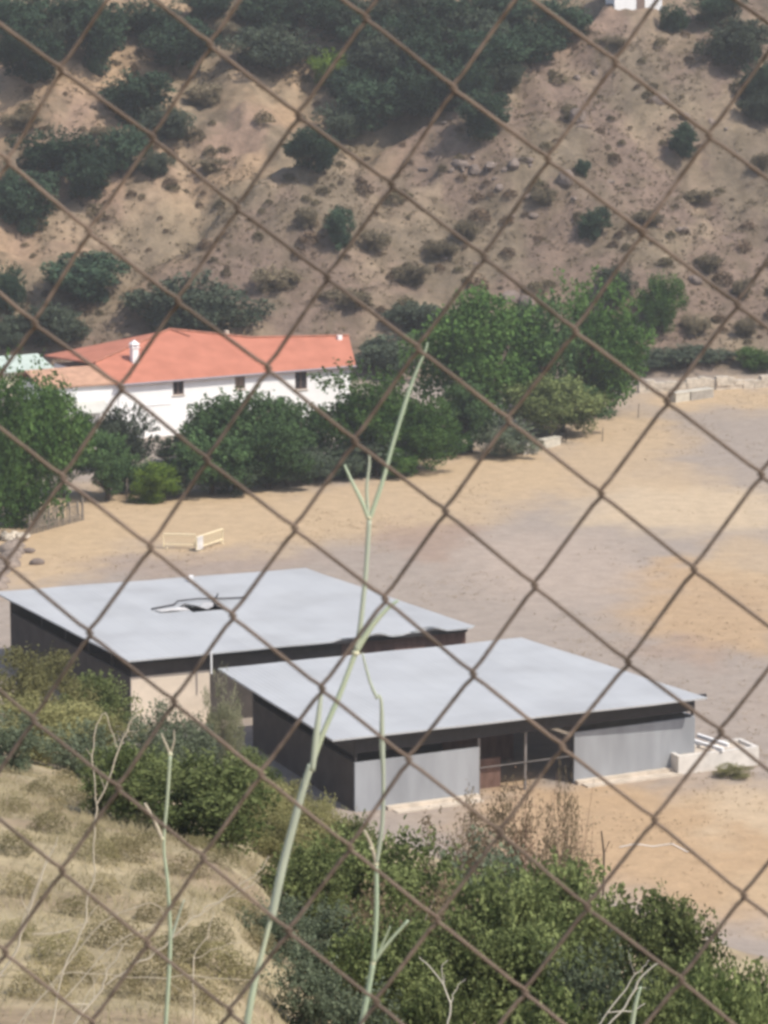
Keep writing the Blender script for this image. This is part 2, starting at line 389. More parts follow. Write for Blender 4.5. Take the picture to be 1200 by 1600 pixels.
# near shed
NQ = [(-2.4, 139.34), (15.98, 147.43), (7.37, 160.28), (-8.54, 153.39)]
near = empty('farm_shed', (0, 0, 0)); tag(near, 'flat-roofed grey metal shed with a dark open doorway, nearest the camera', 'shed', 'pale-roofed farm sheds')
W0 = np.array([-1.37, 140.42]); W1 = np.array([15.53, 148.50])
uu = (W1-W0)/np.linalg.norm(W1-W0); vv = np.array([-uu[1], uu[0]])
W3 = W0+np.array([-6.14, 14.05])/15.33*13.4; W2 = W1+np.array([-8.61, 12.85])/15.46*12.6
roof_part(near, NQ, 3.92, .09)
def on(u, v=0.0): return W0+uu*u+vv*v
def pwall(P, Q, z0, z1, th, m): return MB().slab(P, Q, z0, z1, th).build('wall', m, near)
pwall(on(0), on(6.6), -.1, 2.50, .12, M['panel'])
pwall(on(11.85), on(18.72), -.1, 2.62, .12, M['panel'])
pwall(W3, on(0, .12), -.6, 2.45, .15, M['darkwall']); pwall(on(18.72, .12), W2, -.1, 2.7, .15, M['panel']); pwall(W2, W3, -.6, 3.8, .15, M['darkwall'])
# top beams under the roof
bmB = MB(); bmB.slab(on(-.9, -.25), on(19.2, -.25), 3.62, 3.82, .12)
for k in range(1, 8):
    P = bil([W0, W1, W2, W3], 0.02, k/8); Q = bil([W0, W1, W2, W3], .98, k/8); bmB.slab(P, Q, 3.6, 3.82, .1)
bmB.build('roof_beam', M['steel'], near)
MB().slab(on(-.02, .02), on(18.7, .02), 2.95, 3.6, .06).build('gap_shade_strip', M['steel'], near); MB().slab(W3+uu*.03, on(.03, .2), 2.8, 3.6, .06).build('gap_shade_strip', M['steel'], near)  # near-black strips standing in for the shade in the open gap under the eaves
for u in (.06, 6.62, 9.17, 11.8, 18.6): MB().slab(on(u, .13), on(u+.11, .13), -.1, 3.62, .11).build('post', M['greysteel'] if u in (6.62, 9.17) else M['steel'], near)
for k in (.33, .66, .97): 
    p = bil([W0, W1, W2, W3], .012, k); MB().slab(p, p+uu*.12, -.4, 3.6, .12).build('post', M['steel'], near)
MB().slab(on(6.7, .05), on(11.8, .05), 1.42, 1.46, .04).build('rail', M['greysteel'], near)
MB().slab(on(7.4, 5.5), on(11.4, 5.5), -.1, 2.6, .1).build('partition', M['rusty'], near)
MB().slab(on(6.73, 1.2), on(8.4, 1.2), -.1, 1.5, .1).build('partition', M['rusty'], near)
for (a, b) in ((1.6, 6.5), (11.9, 17.6)):
    f = MB(); f.slab(on(a, -.32), on(b, -.32), -.2, .22, .31); f.slab(on(a+.2, -.95), on(b-.1, -.95), -.2, .10, .62); f.build('footing', M['footing'], near)

# far shed
FQ = [(-13.28, 155.06), (5.05, 162.86), (-4.63, 178.34), (-22.27, 171.78)]
far = empty('farm_shed', (0, 0, 0)); tag(far, 'wide pale-roofed shed with a torn dark hole in its roof, beside the left bushes', 'shed', 'pale-roofed farm sheds')
fu = np.array(FQ[1])-np.array(FQ[0]); fL = np.linalg.norm(fu); fu /= fL; fv = np.array([-fu[1], fu[0]])
def fon(u, v=0.0): return np.array(FQ[0])+fu*u+fv*v
def fedit(u, v, q):
    if v < .001 and u > .55:
        q = q+np.array([0, 0, .22*max(0, math.sin(u*38))*(u > .6)])+np.append(fv*.5*max(0, math.sin(u*31+1)), 0)
    d = math.hypot((u-.445)*18.5, (v-.535)*17); q = q + np.array([0, 0, .06*math.exp(-(d/2.2)**2)])
    return q
fhole = lambda u, v: .40 < u < .50 and .50 < v < .575
fr = roof_part(far, FQ, 3.92, .09, 80, 48, fhole, fedit)
hp = lambda u, v, z: np.append(bil(FQ, u+.147, v), 3.98+(z-3.98)*.55)
t1 = MB(); g = [hp(.25+.115*i/6, .585+.02*math.sin(i*1.7), 4.03+.10*math.sin(i*2.1)) for i in range(7)]; g2 = [hp(.255+.12*i/6, .53+.035*math.cos(i*1.3), 4.30+.16*math.sin(i*1.9+1)) for i in range(7)]
t1.add(g+g2, [(i, i+1, i+8, i+7) for i in range(6)]); t1.add([p-np.array([0, 0, .03]) for p in g+g2], [(i+7, i+8, i+1, i) for i in range(6)]); t1.build('torn_sheet', M['sheet'], fr)
t2 = MB(); g = [hp(.165+.085*i/5, .565-.01*i/5, 4.02+.02*i) for i in range(6)]; g2 = [hp(.17+.085*i/5, .525, 4.05+.05*math.sin(i)) for i in range(6)]
t2.add(g+g2, [(i, i+1, i+7, i+6) for i in range(5)]); t2.add([p-np.array([0, 0, .03]) for p in g+g2], [(i+6, i+7, i+1, i) for i in range(5)]); t2.build('torn_sheet', M['sheet'], fr)
t3 = MB(); t3.tube([hp(.16, .575, 4.06), hp(.24, .60, 4.12), hp(.26, .62, 4.3), hp(.33, .64, 4.2), hp(.40, .63, 4.1), hp(.47, .62, 4.08)], .05, 5); t3.tube([hp(.36, .60, 4.1), hp(.40, .66, 4.25), hp(.42, .70, 4.1)], .045, 5); t3.build('loose_bar', M['steel'], fr)
F0, F1 = fon(.4, .75), fon(19.6, .75); F3 = np.array(FQ[3])+fu*.7-fv*.6; F2 = np.array(FQ[2])-fu*.6-fv*.6
fw = lambda P, Q, z0, z1, th, m, nm='wall': MB().slab(P, Q, z0, z1, th).build(nm, m, far)
fw(F0, fon(4.75, .75), -.6, 2.80, .15, M['cream']); MB().slab(fon(.45, .85), fon(4.72, .85), 2.80, 3.6, .08).build('gap_shade_strip', M['greybrown'], far); fw(fon(4.75, .78), fon(12.3, .78), -.2, 3.5, .12, M['greybrown']); fw(fon(12.3, .75), F1, -.2, 3.55, .12, M['rusty'])  # strip above the cream wall has the eave-gap shadow put into its grey-brown colour
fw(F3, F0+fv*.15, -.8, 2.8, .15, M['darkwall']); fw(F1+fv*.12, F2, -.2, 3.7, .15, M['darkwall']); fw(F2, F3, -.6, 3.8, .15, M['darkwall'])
bb = MB(); bb.slab(fon(.1, .3), fon(19.5, .3), 3.62, 3.82, .12)
for k in range(1, 8):
    P = bil([F0, F1, F2, F3], .02, k/8); Q = bil([F0, F1, F2, F3], .98, k/8); bb.slab(P, Q, 3.6, 3.80, .1)
bb.build('roof_beam', M['steel'], far)
for u in (.55, 4.8, 8.6, 12.2, 19.3): MB().slab(fon(u, .92), fon(u+.11, .92), -.2, 3.62, .11).build('post', M['steel'], far)
for k in (.18, .36, .55, .75): 
    p = bil([F0, F1, F2, F3], .012, k); MB().slab(p, p+fu*.12, -.4, 3.6, .12).build('post', M['steel'], far)
MB().tube([(*fon(4.55, -.08), 2.8), (*fon(4.55, -.08), 4.0)], .05, 6).build('downpipe', M['white'], far)
MB().box(-.12, .12, -.12, .12, 4.0, 4.3, Matrix.Translation((*fon(9.5, 17.0), 0))).build('roof_vent', M['white'], far)
# trough and beams by the near shed
tr = empty('water_trough', (14.6, 147.2, 0), R(24)); tag(tr, 'low whitewashed block trough at the right end of the near shed', 'trough')
b = MB(); b.box(.0, 4.6, 0, .22, -.1, .95); b.box(.0, 4.6, 1.6, 1.82, -.1, .95); b.box(.0, .22, .22, 1.6, -.1, .95); b.box(4.38, 4.6, .22, 1.6, -.1, .95); b.build('trough_wall', mat('whitewash', (.66, .62, .57), .9, .15, 2), tr)
MB().box(.22, 4.38, .22, 1.6, -.1, .8).build('trough_bed', M['footing'], tr)
for k, (dz, dx, lab) in enumerate(((.95, 0, 'front white beam of the pair lying over the block trough'), (.95, .45, 'rear white beam of the pair lying over the block trough'))):
    P = at(1084+6*k, 1159-9*k, 1.0); Q = at(1130+8*k, 1173-7*k, 1.0)
    d = Q-P; o = empty('beam', (P[0], P[1], .96), math.atan2(d[1], d[0])); tag(o, lab, 'beam', 'white beams by the shed')
    bb = MB(); LL = float(np.linalg.norm(d)); bb.box(0, LL, -.09, .09, .13, .17); bb.box(0, LL, -.025, .025, .04, .13); bb.box(0, LL, -.09, .09, 0, .04); bb.build('beam_body', M['white'], o)

# ------------------------------------------------------------------ the house
M['tile'] = mat('orange_roof_tiles', (.50, .195, .13), .85, col2=(.42, .16, .105), scale=.7, bump=.2)
M['oldtile'] = mat('weathered_roof_tiles', (.52, .31, .21), .9, col2=(.40, .235, .16), scale=1.6, bump=.3)
for key in ('tile', 'oldtile'):
    n = M[key].node_tree.nodes; l = M[key].node_tree.links
    tc = n.new('ShaderNodeTexCoord'); wv = n.new('ShaderNodeTexWave'); wv.inputs['Scale'].default_value = 1.3; wv.bands_direction = 'X'; l.new(tc.outputs['Object'], wv.inputs['Vector'])
    bp = n.new('ShaderNodeBump'); bp.inputs['Strength'].default_value = .5; bp.inputs['Distance'].default_value = .06; l.new(wv.outputs['Fac'], bp.inputs['Height']); l.new(bp.outputs[0], n['Principled BSDF'].inputs['Normal'])
M['ridge'] = mat('ridge_tiles', (.42, .19, .13), .9, .3, 2)
M['gutter'] = mat('grey_gutter', (.30, .28, .31), .5, .1, 2)
M['glass'] = mat('dark_window', (.055, .05, .055), .25, .3, 2)
M['frame'] = mat('brown_frame', (.24, .17, .14), .7, .2, 4)
M['shutter'] = mat('tan_shutter', (.30, .22, .17), .8, .2, 3)
M['awning'] = mat('grey_awning', (.55, .54, .50), .8, .12, 1)
house = empty('white_house', (-21.596, 247.282, 0), math.atan2(.49417, .86937)); tag(house, 'long white house with orange tiled roof at the foot of the hill', 'house')
wl = MB()
wins = [(4.9, 5.9, 3.35, 4.5), (10.6, 11.55, 3.40, 4.5), (16.25, 17.4, 2.95, 4.45)]
segs = [(0, 4.9), (5.9, 10.6), (11.55, 16.25), (17.4, 21.6)]
for a, b in segs: wl.box(a, b, 0, .3, -.6, 4.75)
for a, b, z0, z1 in wins: wl.box(a, b, 0, .3, -.6, z0); wl.box(a, b, 0, .3, z1, 4.75)
wl.box(0, .3, .3, 13, -.6, 4.75); wl.box(21.3, 21.6, .3, 9.3, -.6, 4.75); wl.box(.3, 12, 12.7, 13, -.6, 4.75); wl.box(12, 21.3, 9, 9.3, -.6, 4.75)
wl.add([(21.6, .3, 4.75), (21.6, 9.3, 4.75), (23, 4.6, 6.3), (21.4, .3, 4.75), (21.4, 9.3, 4.75), (22.8, 4.6, 6.3)], [(0, 1, 2), (5, 4, 3), (0, 2, 5, 3), (1, 4, 5, 2)])
wl.build('wall', M['white'], house)
MB().box(-.05, 4.7, -.06, -.003, 2.66, 2.74).build('string_course', M['white'], house)
for k, (a, b, z0, z1) in enumerate(wins):
    f = MB(); t = .07
    f.box(a, b, .06, .14, z0, z0+t); f.box(a, b, .06, .14, z1-t, z1); f.box(a, a+t, .06, .14, z0+t, z1-t); f.box(b-t, b, .06, .14, z0+t, z1-t); f.box((a+b)/2-.03, (a+b)/2+.03, .06, .14, z0+t, z1-t)
    wf = f.build('window', M['frame'], house)
    MB().box(a+t, b-t, .16, .18, z0+t, z1-t).build('pane', M['glass'] if k != 1 else M['shutter'], wf)
    MB().box(a-.08, b+.08, -.10, -.004, z0-.09, z0-.01).build('sill', M['footing'], wf)
E0, E1, R3, R2, PK, HL = (-.3, -.35, 4.67), (21.9, -.35, 4.67), (23.95, 4.57, 6.46), (14.81, 5.48, 6.80), (8.42, 7.84, 7.65), (-.6, 3.3, 6.0)
BL, BR, BM = (-.6, 13.6, 5.4), (23.4, 9.7, 4.7), (12.2, 13.4, 5.2)
rv = [E0, E1, R3, R2, PK, HL, BL, BR, BM]
rf = [(0, 1, 2, 3, 4, 5), (5, 4, 6), (4, 8, 6), (4, 3, 8), (3, 2, 7), (3, 7, 8)]
rb = [(x, y, z-.14) for x, y, z in rv]; out = [0, 1, 2, 7, 8, 6, 5]
faces = rf+[tuple(9+i for i in reversed(f)) for f in rf]+[(out[(i+1) % 7], out[i], out[i]+9, out[(i+1) % 7]+9) for i in range(7)]
ro = meshobj('roof', rv+rb, faces, M['tile'], house)
rt = MB()
up = lambda p, d=.06: (p[0], p[1], p[2]+d)
rt.tube([up(R3), up(R2)], .10, 6); rt.tube([up(R2), up(PK)], .10, 6); rt.tube([up(PK), up(HL)], .10, 6); rt.tube([up(PK), (9.6, 6.4, 7.2)], .09, 6)
rt.build('ridge_tile', M['ridge'], ro)
MB().tube([(-.3, -.43, 4.60), (21.9, -.43, 4.60)], .085, 8).build('gutter', M['gutter'], house)
c = MB(); c.box(2.6, 3.15, 2.75, 3.3, 5.3, 7.05); ch = c.build('chimney', M['white'], ro)
cc = MB(); cc.box(2.52, 3.23, 2.67, 3.38, 7.05, 7.13)
for sx in (2.6, 3.03): 
    for sy in (2.75, 3.18): cc.box(sx, sx+.12, sy, sy+.12, 7.13, 7.36)
cc.add([(2.5, 2.65, 7.36), (3.25, 2.65, 7.36), (3.25, 3.4, 7.36), (2.5, 3.4, 7.36), (2.875, 3.02, 7.72)], [(3, 2, 1, 0), (0, 1, 4), (1, 2, 4), (2, 3, 4), (3, 0, 4)]); cc.build('chimney_cap', M['white'], ch)
c2 = MB(); c2.box(12.9, 13.25, 6.2, 6.55, 6.6, 7.45); c2.build('chimney', M['footing'], ro)
c3 = MB(); c3.box(22.6, 23.0, 4.0, 4.3, 6.2, 6.65); c3.build('roof_vent', M['white'], ro)
a = MB(); a.box(-6.4, -.02, .1, .4, -.6, 4.82); a.box(-6.4, -6.1, .4, 5.5, -.6, 4.82); a.box(-6.1, -.02, 5.2, 5.5, -.6, 4.82); a.build('annexe_wall', M['white'], house)
av = [(-6.8, -.2, 4.86), (-.32, -.2, 4.78), (-.62, 3.2, 5.85), (-6.9, 3.0, 5.88), (-6.9, 5.9, 4.9), (-.62, 5.9, 4.9)]
af = [(0, 1, 2, 3), (3, 2, 5, 4)]; meshobj('annexe_roof', av+[(x, y, z-.12) for x, y, z in av], af+[tuple(6+i for i in reversed(f)) for f in af]+[(1, 0, 6, 7), (0, 3, 9, 6), (3, 4, 10, 9), (4, 5, 11, 10), (5, 2, 8, 11), (2, 1, 7, 8)], M['oldtile'], house)
av = [(-6.2, .09, 3.45), (-1.25, .09, 3.45), (-1.35, -1.7, 2.75), (-6.3, -1.7, 2.75)]
meshobj('awning', av+[(x, y, z-.08) for x, y, z in av], [(3, 2, 1, 0), (4, 5, 6, 7), (0, 1, 5, 4), (1, 2, 6, 5), (2, 3, 7, 6), (3, 0, 4, 7)], M['awning'], house)
for x in (-6.1, -1.5): MB().tube([(x, -1.6, -.3), (x, -1.6, 2.68)], .06, 6).build('awning_post', M['white'], house)
# little pale hut behind the big left tree
hut = empty('hut', (-33.3, 268, 0), R(28)); tag(hut, 'small hut with pale grey-green roof behind the big tree on the left', 'hut')
MB().box(0, 4.2, 0, 3.4, -.6, 2.55).build('wall', M['cream'], hut)
hv = [(-.3, -.3, 2.56), (4.5, -.3, 2.56), (4.5, 3.7, 3.4), (-.3, 3.7, 3.4)]
meshobj('roof', hv+[(x, y, z+.12) for x, y, z in hv], [(3, 2, 1, 0), (4, 5, 6, 7), (0, 1, 5, 4), (1, 2, 6, 5), (2, 3, 7, 6), (3, 0, 4, 7)], mat('pale_green_sheet', (.50, .58, .52), .6, .15, 1), hut)
MB().box(1.4, 2.3, -.05, -.003, -.3, 1.9).build('door', M['frame'], hut)
# white building at the top edge
p = hit(1003, 12); wb = empty('white_building', (p[0], p[1], p[2]), R(10)); tag(wb, 'bright white building high on the hill at the top edge', 'building')
MB().box(-3.0, 2.2, 0, 4, -1.5, 3.0).build('wall', M['white'], wb)
meshobj('roof', [(-3.3, -.3, 3.0), (2.5, -.3, 3.0), (2.5, 4.3, 3.0), (-3.3, 4.3, 3.0), (-3.3, 2, 4.1), (2.5, 2, 4.1)], [(3, 2, 1, 0), (0, 1, 5, 4), (2, 3, 4, 5), (0, 4, 3), (1, 2, 5)], M['oldtile'], wb)
MB().box(-.6, .3, -.05, -.003, -.2, 2.0).build('door', M['frame'], wb)

# ------------------------------------------------------------------ things in the field
M['barrier'] = mat('pale_yellow_paint', (.85, .74, .50), .6, .15, 3)
def barrier(P, Q, label, panel=False):
    d = np.array(Q)-np.array(P); L = float(np.linalg.norm(d)); o = empty('crowd_barrier', (P[0], P[1], gz(*P)), math.atan2(d[1], d[0])); tag(o, label, 'barrier', 'pale barriers in the field')
    f = MB(); f.tube([(0, 0, .1), (0, 0, 1.0), (L, 0, 1.0), (L, 0, .1)], .055, 6); f.tube([(0, 0, .28), (L, 0, .28)], .045, 6); f.build('frame', M['barrier'], o)
    bb = MB(); n = int(L/.14)
    for k in range(1, n): bb.tube([(L*k/n, 0, .28), (L*k/n, 0, 1.0)], .016, 5, False)
    bb.build('bars', M['barrier'], o)
    for x in (.25, L-.25): MB().tube([(x, -.28, .0), (x, -.1, .1), (x, .1, .1), (x, .28, 0)], .03, 5).build('foot', M['barrier'], o)
    if panel: MB().box(.02, .75, -.06, -.04, .1, 1.02).build('panel', M['sheet'], o)
barrier((-14.9, 203.5), (-12.75, 203.3), 'pale yellow crowd barrier seen side-on, left of the pair in the dry field')
barrier((-12.6, 202.3), (-11.0, 205.2), 'pale crowd barrier turned away, with a white plate at its near end', True)
# stake fence on the left field edge
fc = empty('stake_fence', (0, 0, 0)); tag(fc, 'old grey stake fence under the big tree on the left field edge', 'fence')
A_, B_ = np.array([-21.3, 213.4]), np.array([-24.6, 207.8]); rng = np.random.RandomState(3)
stk = MB()
for k in range(34):
    p = A_+(B_-A_)*(k+rng.rand()*.4)/34; h = 1.35+.35*rng.rand(); stk.box(-.045, .045, -.02, .02, -.1, h, Matrix.Translation((p[0], p[1], gz(*p))) @ Matrix.Rotation(rng.uniform(-.09, .09), 4, 'Y') @ Matrix.Rotation(-1.0, 4, 'Z'))
stk.build('stakes', mat('grey_wood', (.30, .27, .24), .9, .4, 6), fc)
rl = MB(); 
for zz in (.45, 1.15): rl.tube([(*A_, zz+gz(*A_)), (*B_, zz+gz(*B_))], .03, 5)
rl.build('rail', M['palebark'], fc)
MB().tube([(*A_, -.2), (*A_, 1.9)], .07, 7).build('post', M['palebark'], fc)
M['stone'] = mat('field_stone', (.30, .245, .205), .95, .4, 3, bump=.5)
M['palestone'] = mat('pale_stone', (.60, .53, .44), .95, .3, 2.5, bump=.5)
M['hillrock'] = mat('hill_rock', (.22, .175, .15), .95, .35, 1.5, bump=.6)
rng = np.random.RandomState(11)
for (px, py, r, lab) in ((58, 880, .4, 'brown boulder at the left field edge, nearer the shed of the two'), (44, 862, .36, 'brown boulder at the left field edge, just below the white rubble')):
    mb = MB(); rock_mesh(mb, (0, 0, .1), r, rng); o = mb.build('boulder', M['hillrock'], None, True); p = at(px, py); o.location = (p[0], p[1], gz(p[0], p[1])); tag(o, lab, 'boulder', 'boulders on the left field edge')
mb = MB()
for k in range(46):
    p = np.array([-25.3, 206.6])+rng.randn(2).clip(-1.5, 1.5)*np.array([.55, .5]); rock_mesh(mb, (p[0], p[1], gz(*p)+.1+.22*rng.rand()), .13+.13*rng.rand(), rng)
o = mb.build('rubble_heap', M['palestone'], None, True); tag(o, 'heap of pale rubble at the left field edge below the big tree', 'rubble')
mb = MB()
for k in range(60):
    f = k/60; p = np.array([-24.9, 204])*(1-f)+np.array([-25.2, 186])*f+rng.randn(2).clip(-1.5, 1.5)*.3; rock_mesh(mb, (p[0], p[1], gz(*p)-.05), .4+.3*rng.rand(), rng, .8)
o = mb.build('stone_bank', M['stone'], None, True); tag(o, 'rough grey-brown stone bank running along the left edge of the field', 'stone bank')
def stone_wall(P, Q, h, th, label, seed, m, name='stone_wall', cat='wall', grp=None):
    rng = np.random.RandomState(seed); P = np.array(P, float); Q = np.array(Q, float); L = np.linalg.norm(Q-P); d = (Q-P)/L; mb = MB(); x = 0
    while x < L:
        wdt = .5+.9*rng.rand(); z = 0
        while z < h*(.75+.35*rng.rand()):
            hh = .25+.2*rng.rand(); c = P+d*(x+wdt/2); gg = gz(*c)
            mb.box(-wdt*.5, wdt*.5, -th*(.4+.2*rng.rand()), th*(.4+.2*rng.rand()), -.05, hh, Matrix.Translation((c[0]+rng.randn()*.05, c[1], gg+z)) @ Matrix.Rotation(math.atan2(d[1], d[0])+rng.uniform(-.06, .06), 4, 'Z') @ Matrix.Rotation(rng.uniform(-.05, .05), 4, 'Y')); z += hh+.004
        x += wdt*.97
    o = mb.build(name, m); tag(o, label, cat, grp); return o
stone_wall((22.8, 273.4), (29.5, 275.0), .8, .6, 'pale low stone wall at the far field edge, beside the big green tree', 5, M['palestone'], grp='low walls at the far field edge')
stone_wall((29.9, 274.9), (42, 278.2), .75, .6, 'pale low stone wall at the far field edge, by the right picture border', 6, M['palestone'], grp='low walls at the far field edge')
M['concrete'] = mat('grey_concrete', (.36, .33, .29), .9, .25, 2, bump=.3); M['palecon'] = mat('pale_concrete_block', (.55, .51, .43), .9, .2, 2, bump=.3)
def block(P, Q, h, th, label, m, grp, cap=True):
    P = np.array(P[:2]); Q = np.array(Q[:2]); d = Q-P; L = float(np.linalg.norm(d)); o = empty('concrete_block', (P[0], P[1], gz(*P)), math.atan2(d[1], d[0])); tag(o, label, 'concrete block', grp)
    b = MB(); b.box(0, L, 0, th, -.2, h); b.build('block_body', m, o); c = MB(); c.box(-.05, L+.05, -.05, th+.05, h, h+.09); c.build('coping', M['palecon'], o)
g_ = 'concrete blocks along the field edge'
block(at(1056, 629), at(1078, 626), .75, .9, 'pale concrete block at the far field edge, joined to a darker one', M['palecon'], g_)
block(at(1080, 626), at(1115, 621), .75, .9, 'dark grey concrete block at the far field edge below the stone wall', M['concrete'], g_)
block(at(818, 712), at(842, 707), .6, .6, 'grey concrete block half hidden under the bushes by the big tree', M['concrete'], g_)
block(at(850, 702), at(876, 696), .65, .6, 'pale concrete block in front of the bushes below the big tree', M['palecon'], g_)
gp = 'thin fence posts along the field edge'
for (px, py, h, lab) in ((198, 783, 1.7, 'thin grey fence post just left of the lime green bush'), (287, 779, 1.6, 'thin grey fence post just right of the lime green bush'), (432, 757, 1.5, 'thin pale fence post before the dark hedge, middle of the field edge'),
                         (497, 745, 1.6, 'thin slanting pale post before the bright green tree'), (884, 690, 1.0, 'short dark stake right of the pale block below the big tree'), (941, 690, 1.1, 'short brown stake standing in dry grass below the big tree'), (997, 652, 1.2, 'pale stake at the right foot of the big tree')):
    p = at(px, py); mb = MB(); mb.tube([(0, 0, -.2), (.02, 0, h*.5), (.05, .02, h)], [.05, .045, .04], 6); mb.tube([(0.0, 0, h*.78), (.0, -.08, h*.8)], .02, 5); mb.tube([(0.0, 0, h*.4), (.0, -.08, h*.42)], .02, 5)
    o = mb.build('fence_post', M['palebark'] if 'dark' not in lab else M['bark']); o.location = (p[0], p[1], gz(p[0], p[1])); tag(o, lab, 'post', gp)
# white hose in the near field
p = [at(x, y) for x, y in ((968, 1327), (992, 1322), (1020, 1326), (1050, 1322), (1075, 1335))]
o = MB().tube([(q[0], q[1], gz(q[0], q[1])+.05) for q in p], .022, 6).build('hose', M['white'], None, True); tag(o, 'white hose lying on the dry ground right of the thicket', 'hose')

# ------------------------------------------------------------------ trees and bushes
proto = {}
def kind(k, leaf_m, trunk_m, nvar, seed, tr=dict(), **kw):
    proto[k] = [(crown_mesh(k+'_crown', seed+i, M[leaf_m], **kw), trunk_mesh(k+'_trunk', seed+50+i, M[trunk_m], **tr)) for i in range(nvar)]
kind('oak', 'oak', 'bark', 3, 100, nclump=46, leaf=.045, per=260)
kind('greyoak', 'oak_grey', 'bark', 2, 120, nclump=44, leaf=.045, per=230)
kind('scrub', 'olive', 'bark', 2, 140, nclump=40, leaf=.05, per=170, loose=.15, tr=dict(h0=.5, r=.02))
kind('juniper', 'oak', 'bark', 2, 160, nclump=40, leaf=.05, per=260, shape='column', z0=.0)
kind('broad', 'broad', 'bark', 3, 180, nclump=90, rc=(.08, .16), leaf=.032, per=280, z0=.0)
kind('lime', 'lime', 'bark', 2, 200, nclump=45, leaf=.045, per=240, z0=.0)
kind('hedge', 'hedge_green', 'bark', 2, 220, nclump=55, rc=(.08, .16), leaf=.042, per=240, z0=.0)
kind('greyhedge', 'hedge_grey', 'bark', 2, 230, nclump=55, rc=(.08, .16), leaf=.045, per=230, z0=.0)
kind('brownbush', 'brownbush', 'palebark', 2, 320, nclump=60, rc=(.06, .13), leaf=.032, per=150, z0=.0, loose=.3, aspect=.4, tr=dict(h0=.7, r=.012, nb=12))
kind('thicket', 'thicket', 'palebark', 3, 240, nclump=80, rc=(.07, .15), leaf=.036, per=270, z0=.0, aspect=.6, loose=.14, sprig=90, tr=dict(h0=.55, r=.014, nb=9))
kind('greythicket', 'thicket_grey', 'palebark', 2, 260, nclump=70, rc=(.06, .14), leaf=.034, per=230, z0=.0, loose=.18, tr=dict(h0=.6, r=.012, nb=9))
kind('yellow', 'yellowbush', 'palebark', 2, 280, nclump=70, rc=(.07, .15), leaf=.026, per=330, z0=.0, loose=.12, tr=dict(h0=.5, r=.012))
kind('feather', 'feather', 'palebark', 1, 300, nclump=60, rc=(.06, .13), leaf=.034, per=420, z0=.0, loose=.25, aspect=.35, tr=dict(h0=.7, r=.012, nb=10))
_cnt = {}
def plant(k, x, y, z, wd, ht, label, name, cat, grp, rz=None, parts=('crown', 'trunk'), dep=None):
    i = _cnt.get(k, 0); _cnt[k] = i+1; cm, tm = proto[k][i % len(proto[k])]
    o = empty(name, (x, y, z), (i*2.4) % 6.28 if rz is None else rz); o.scale = (wd, dep or wd, ht); tag(o, label, cat, grp)
    link(bpy.data.objects.new(parts[0], cm), o); link(bpy.data.objects.new(parts[1], tm), o)
    return o
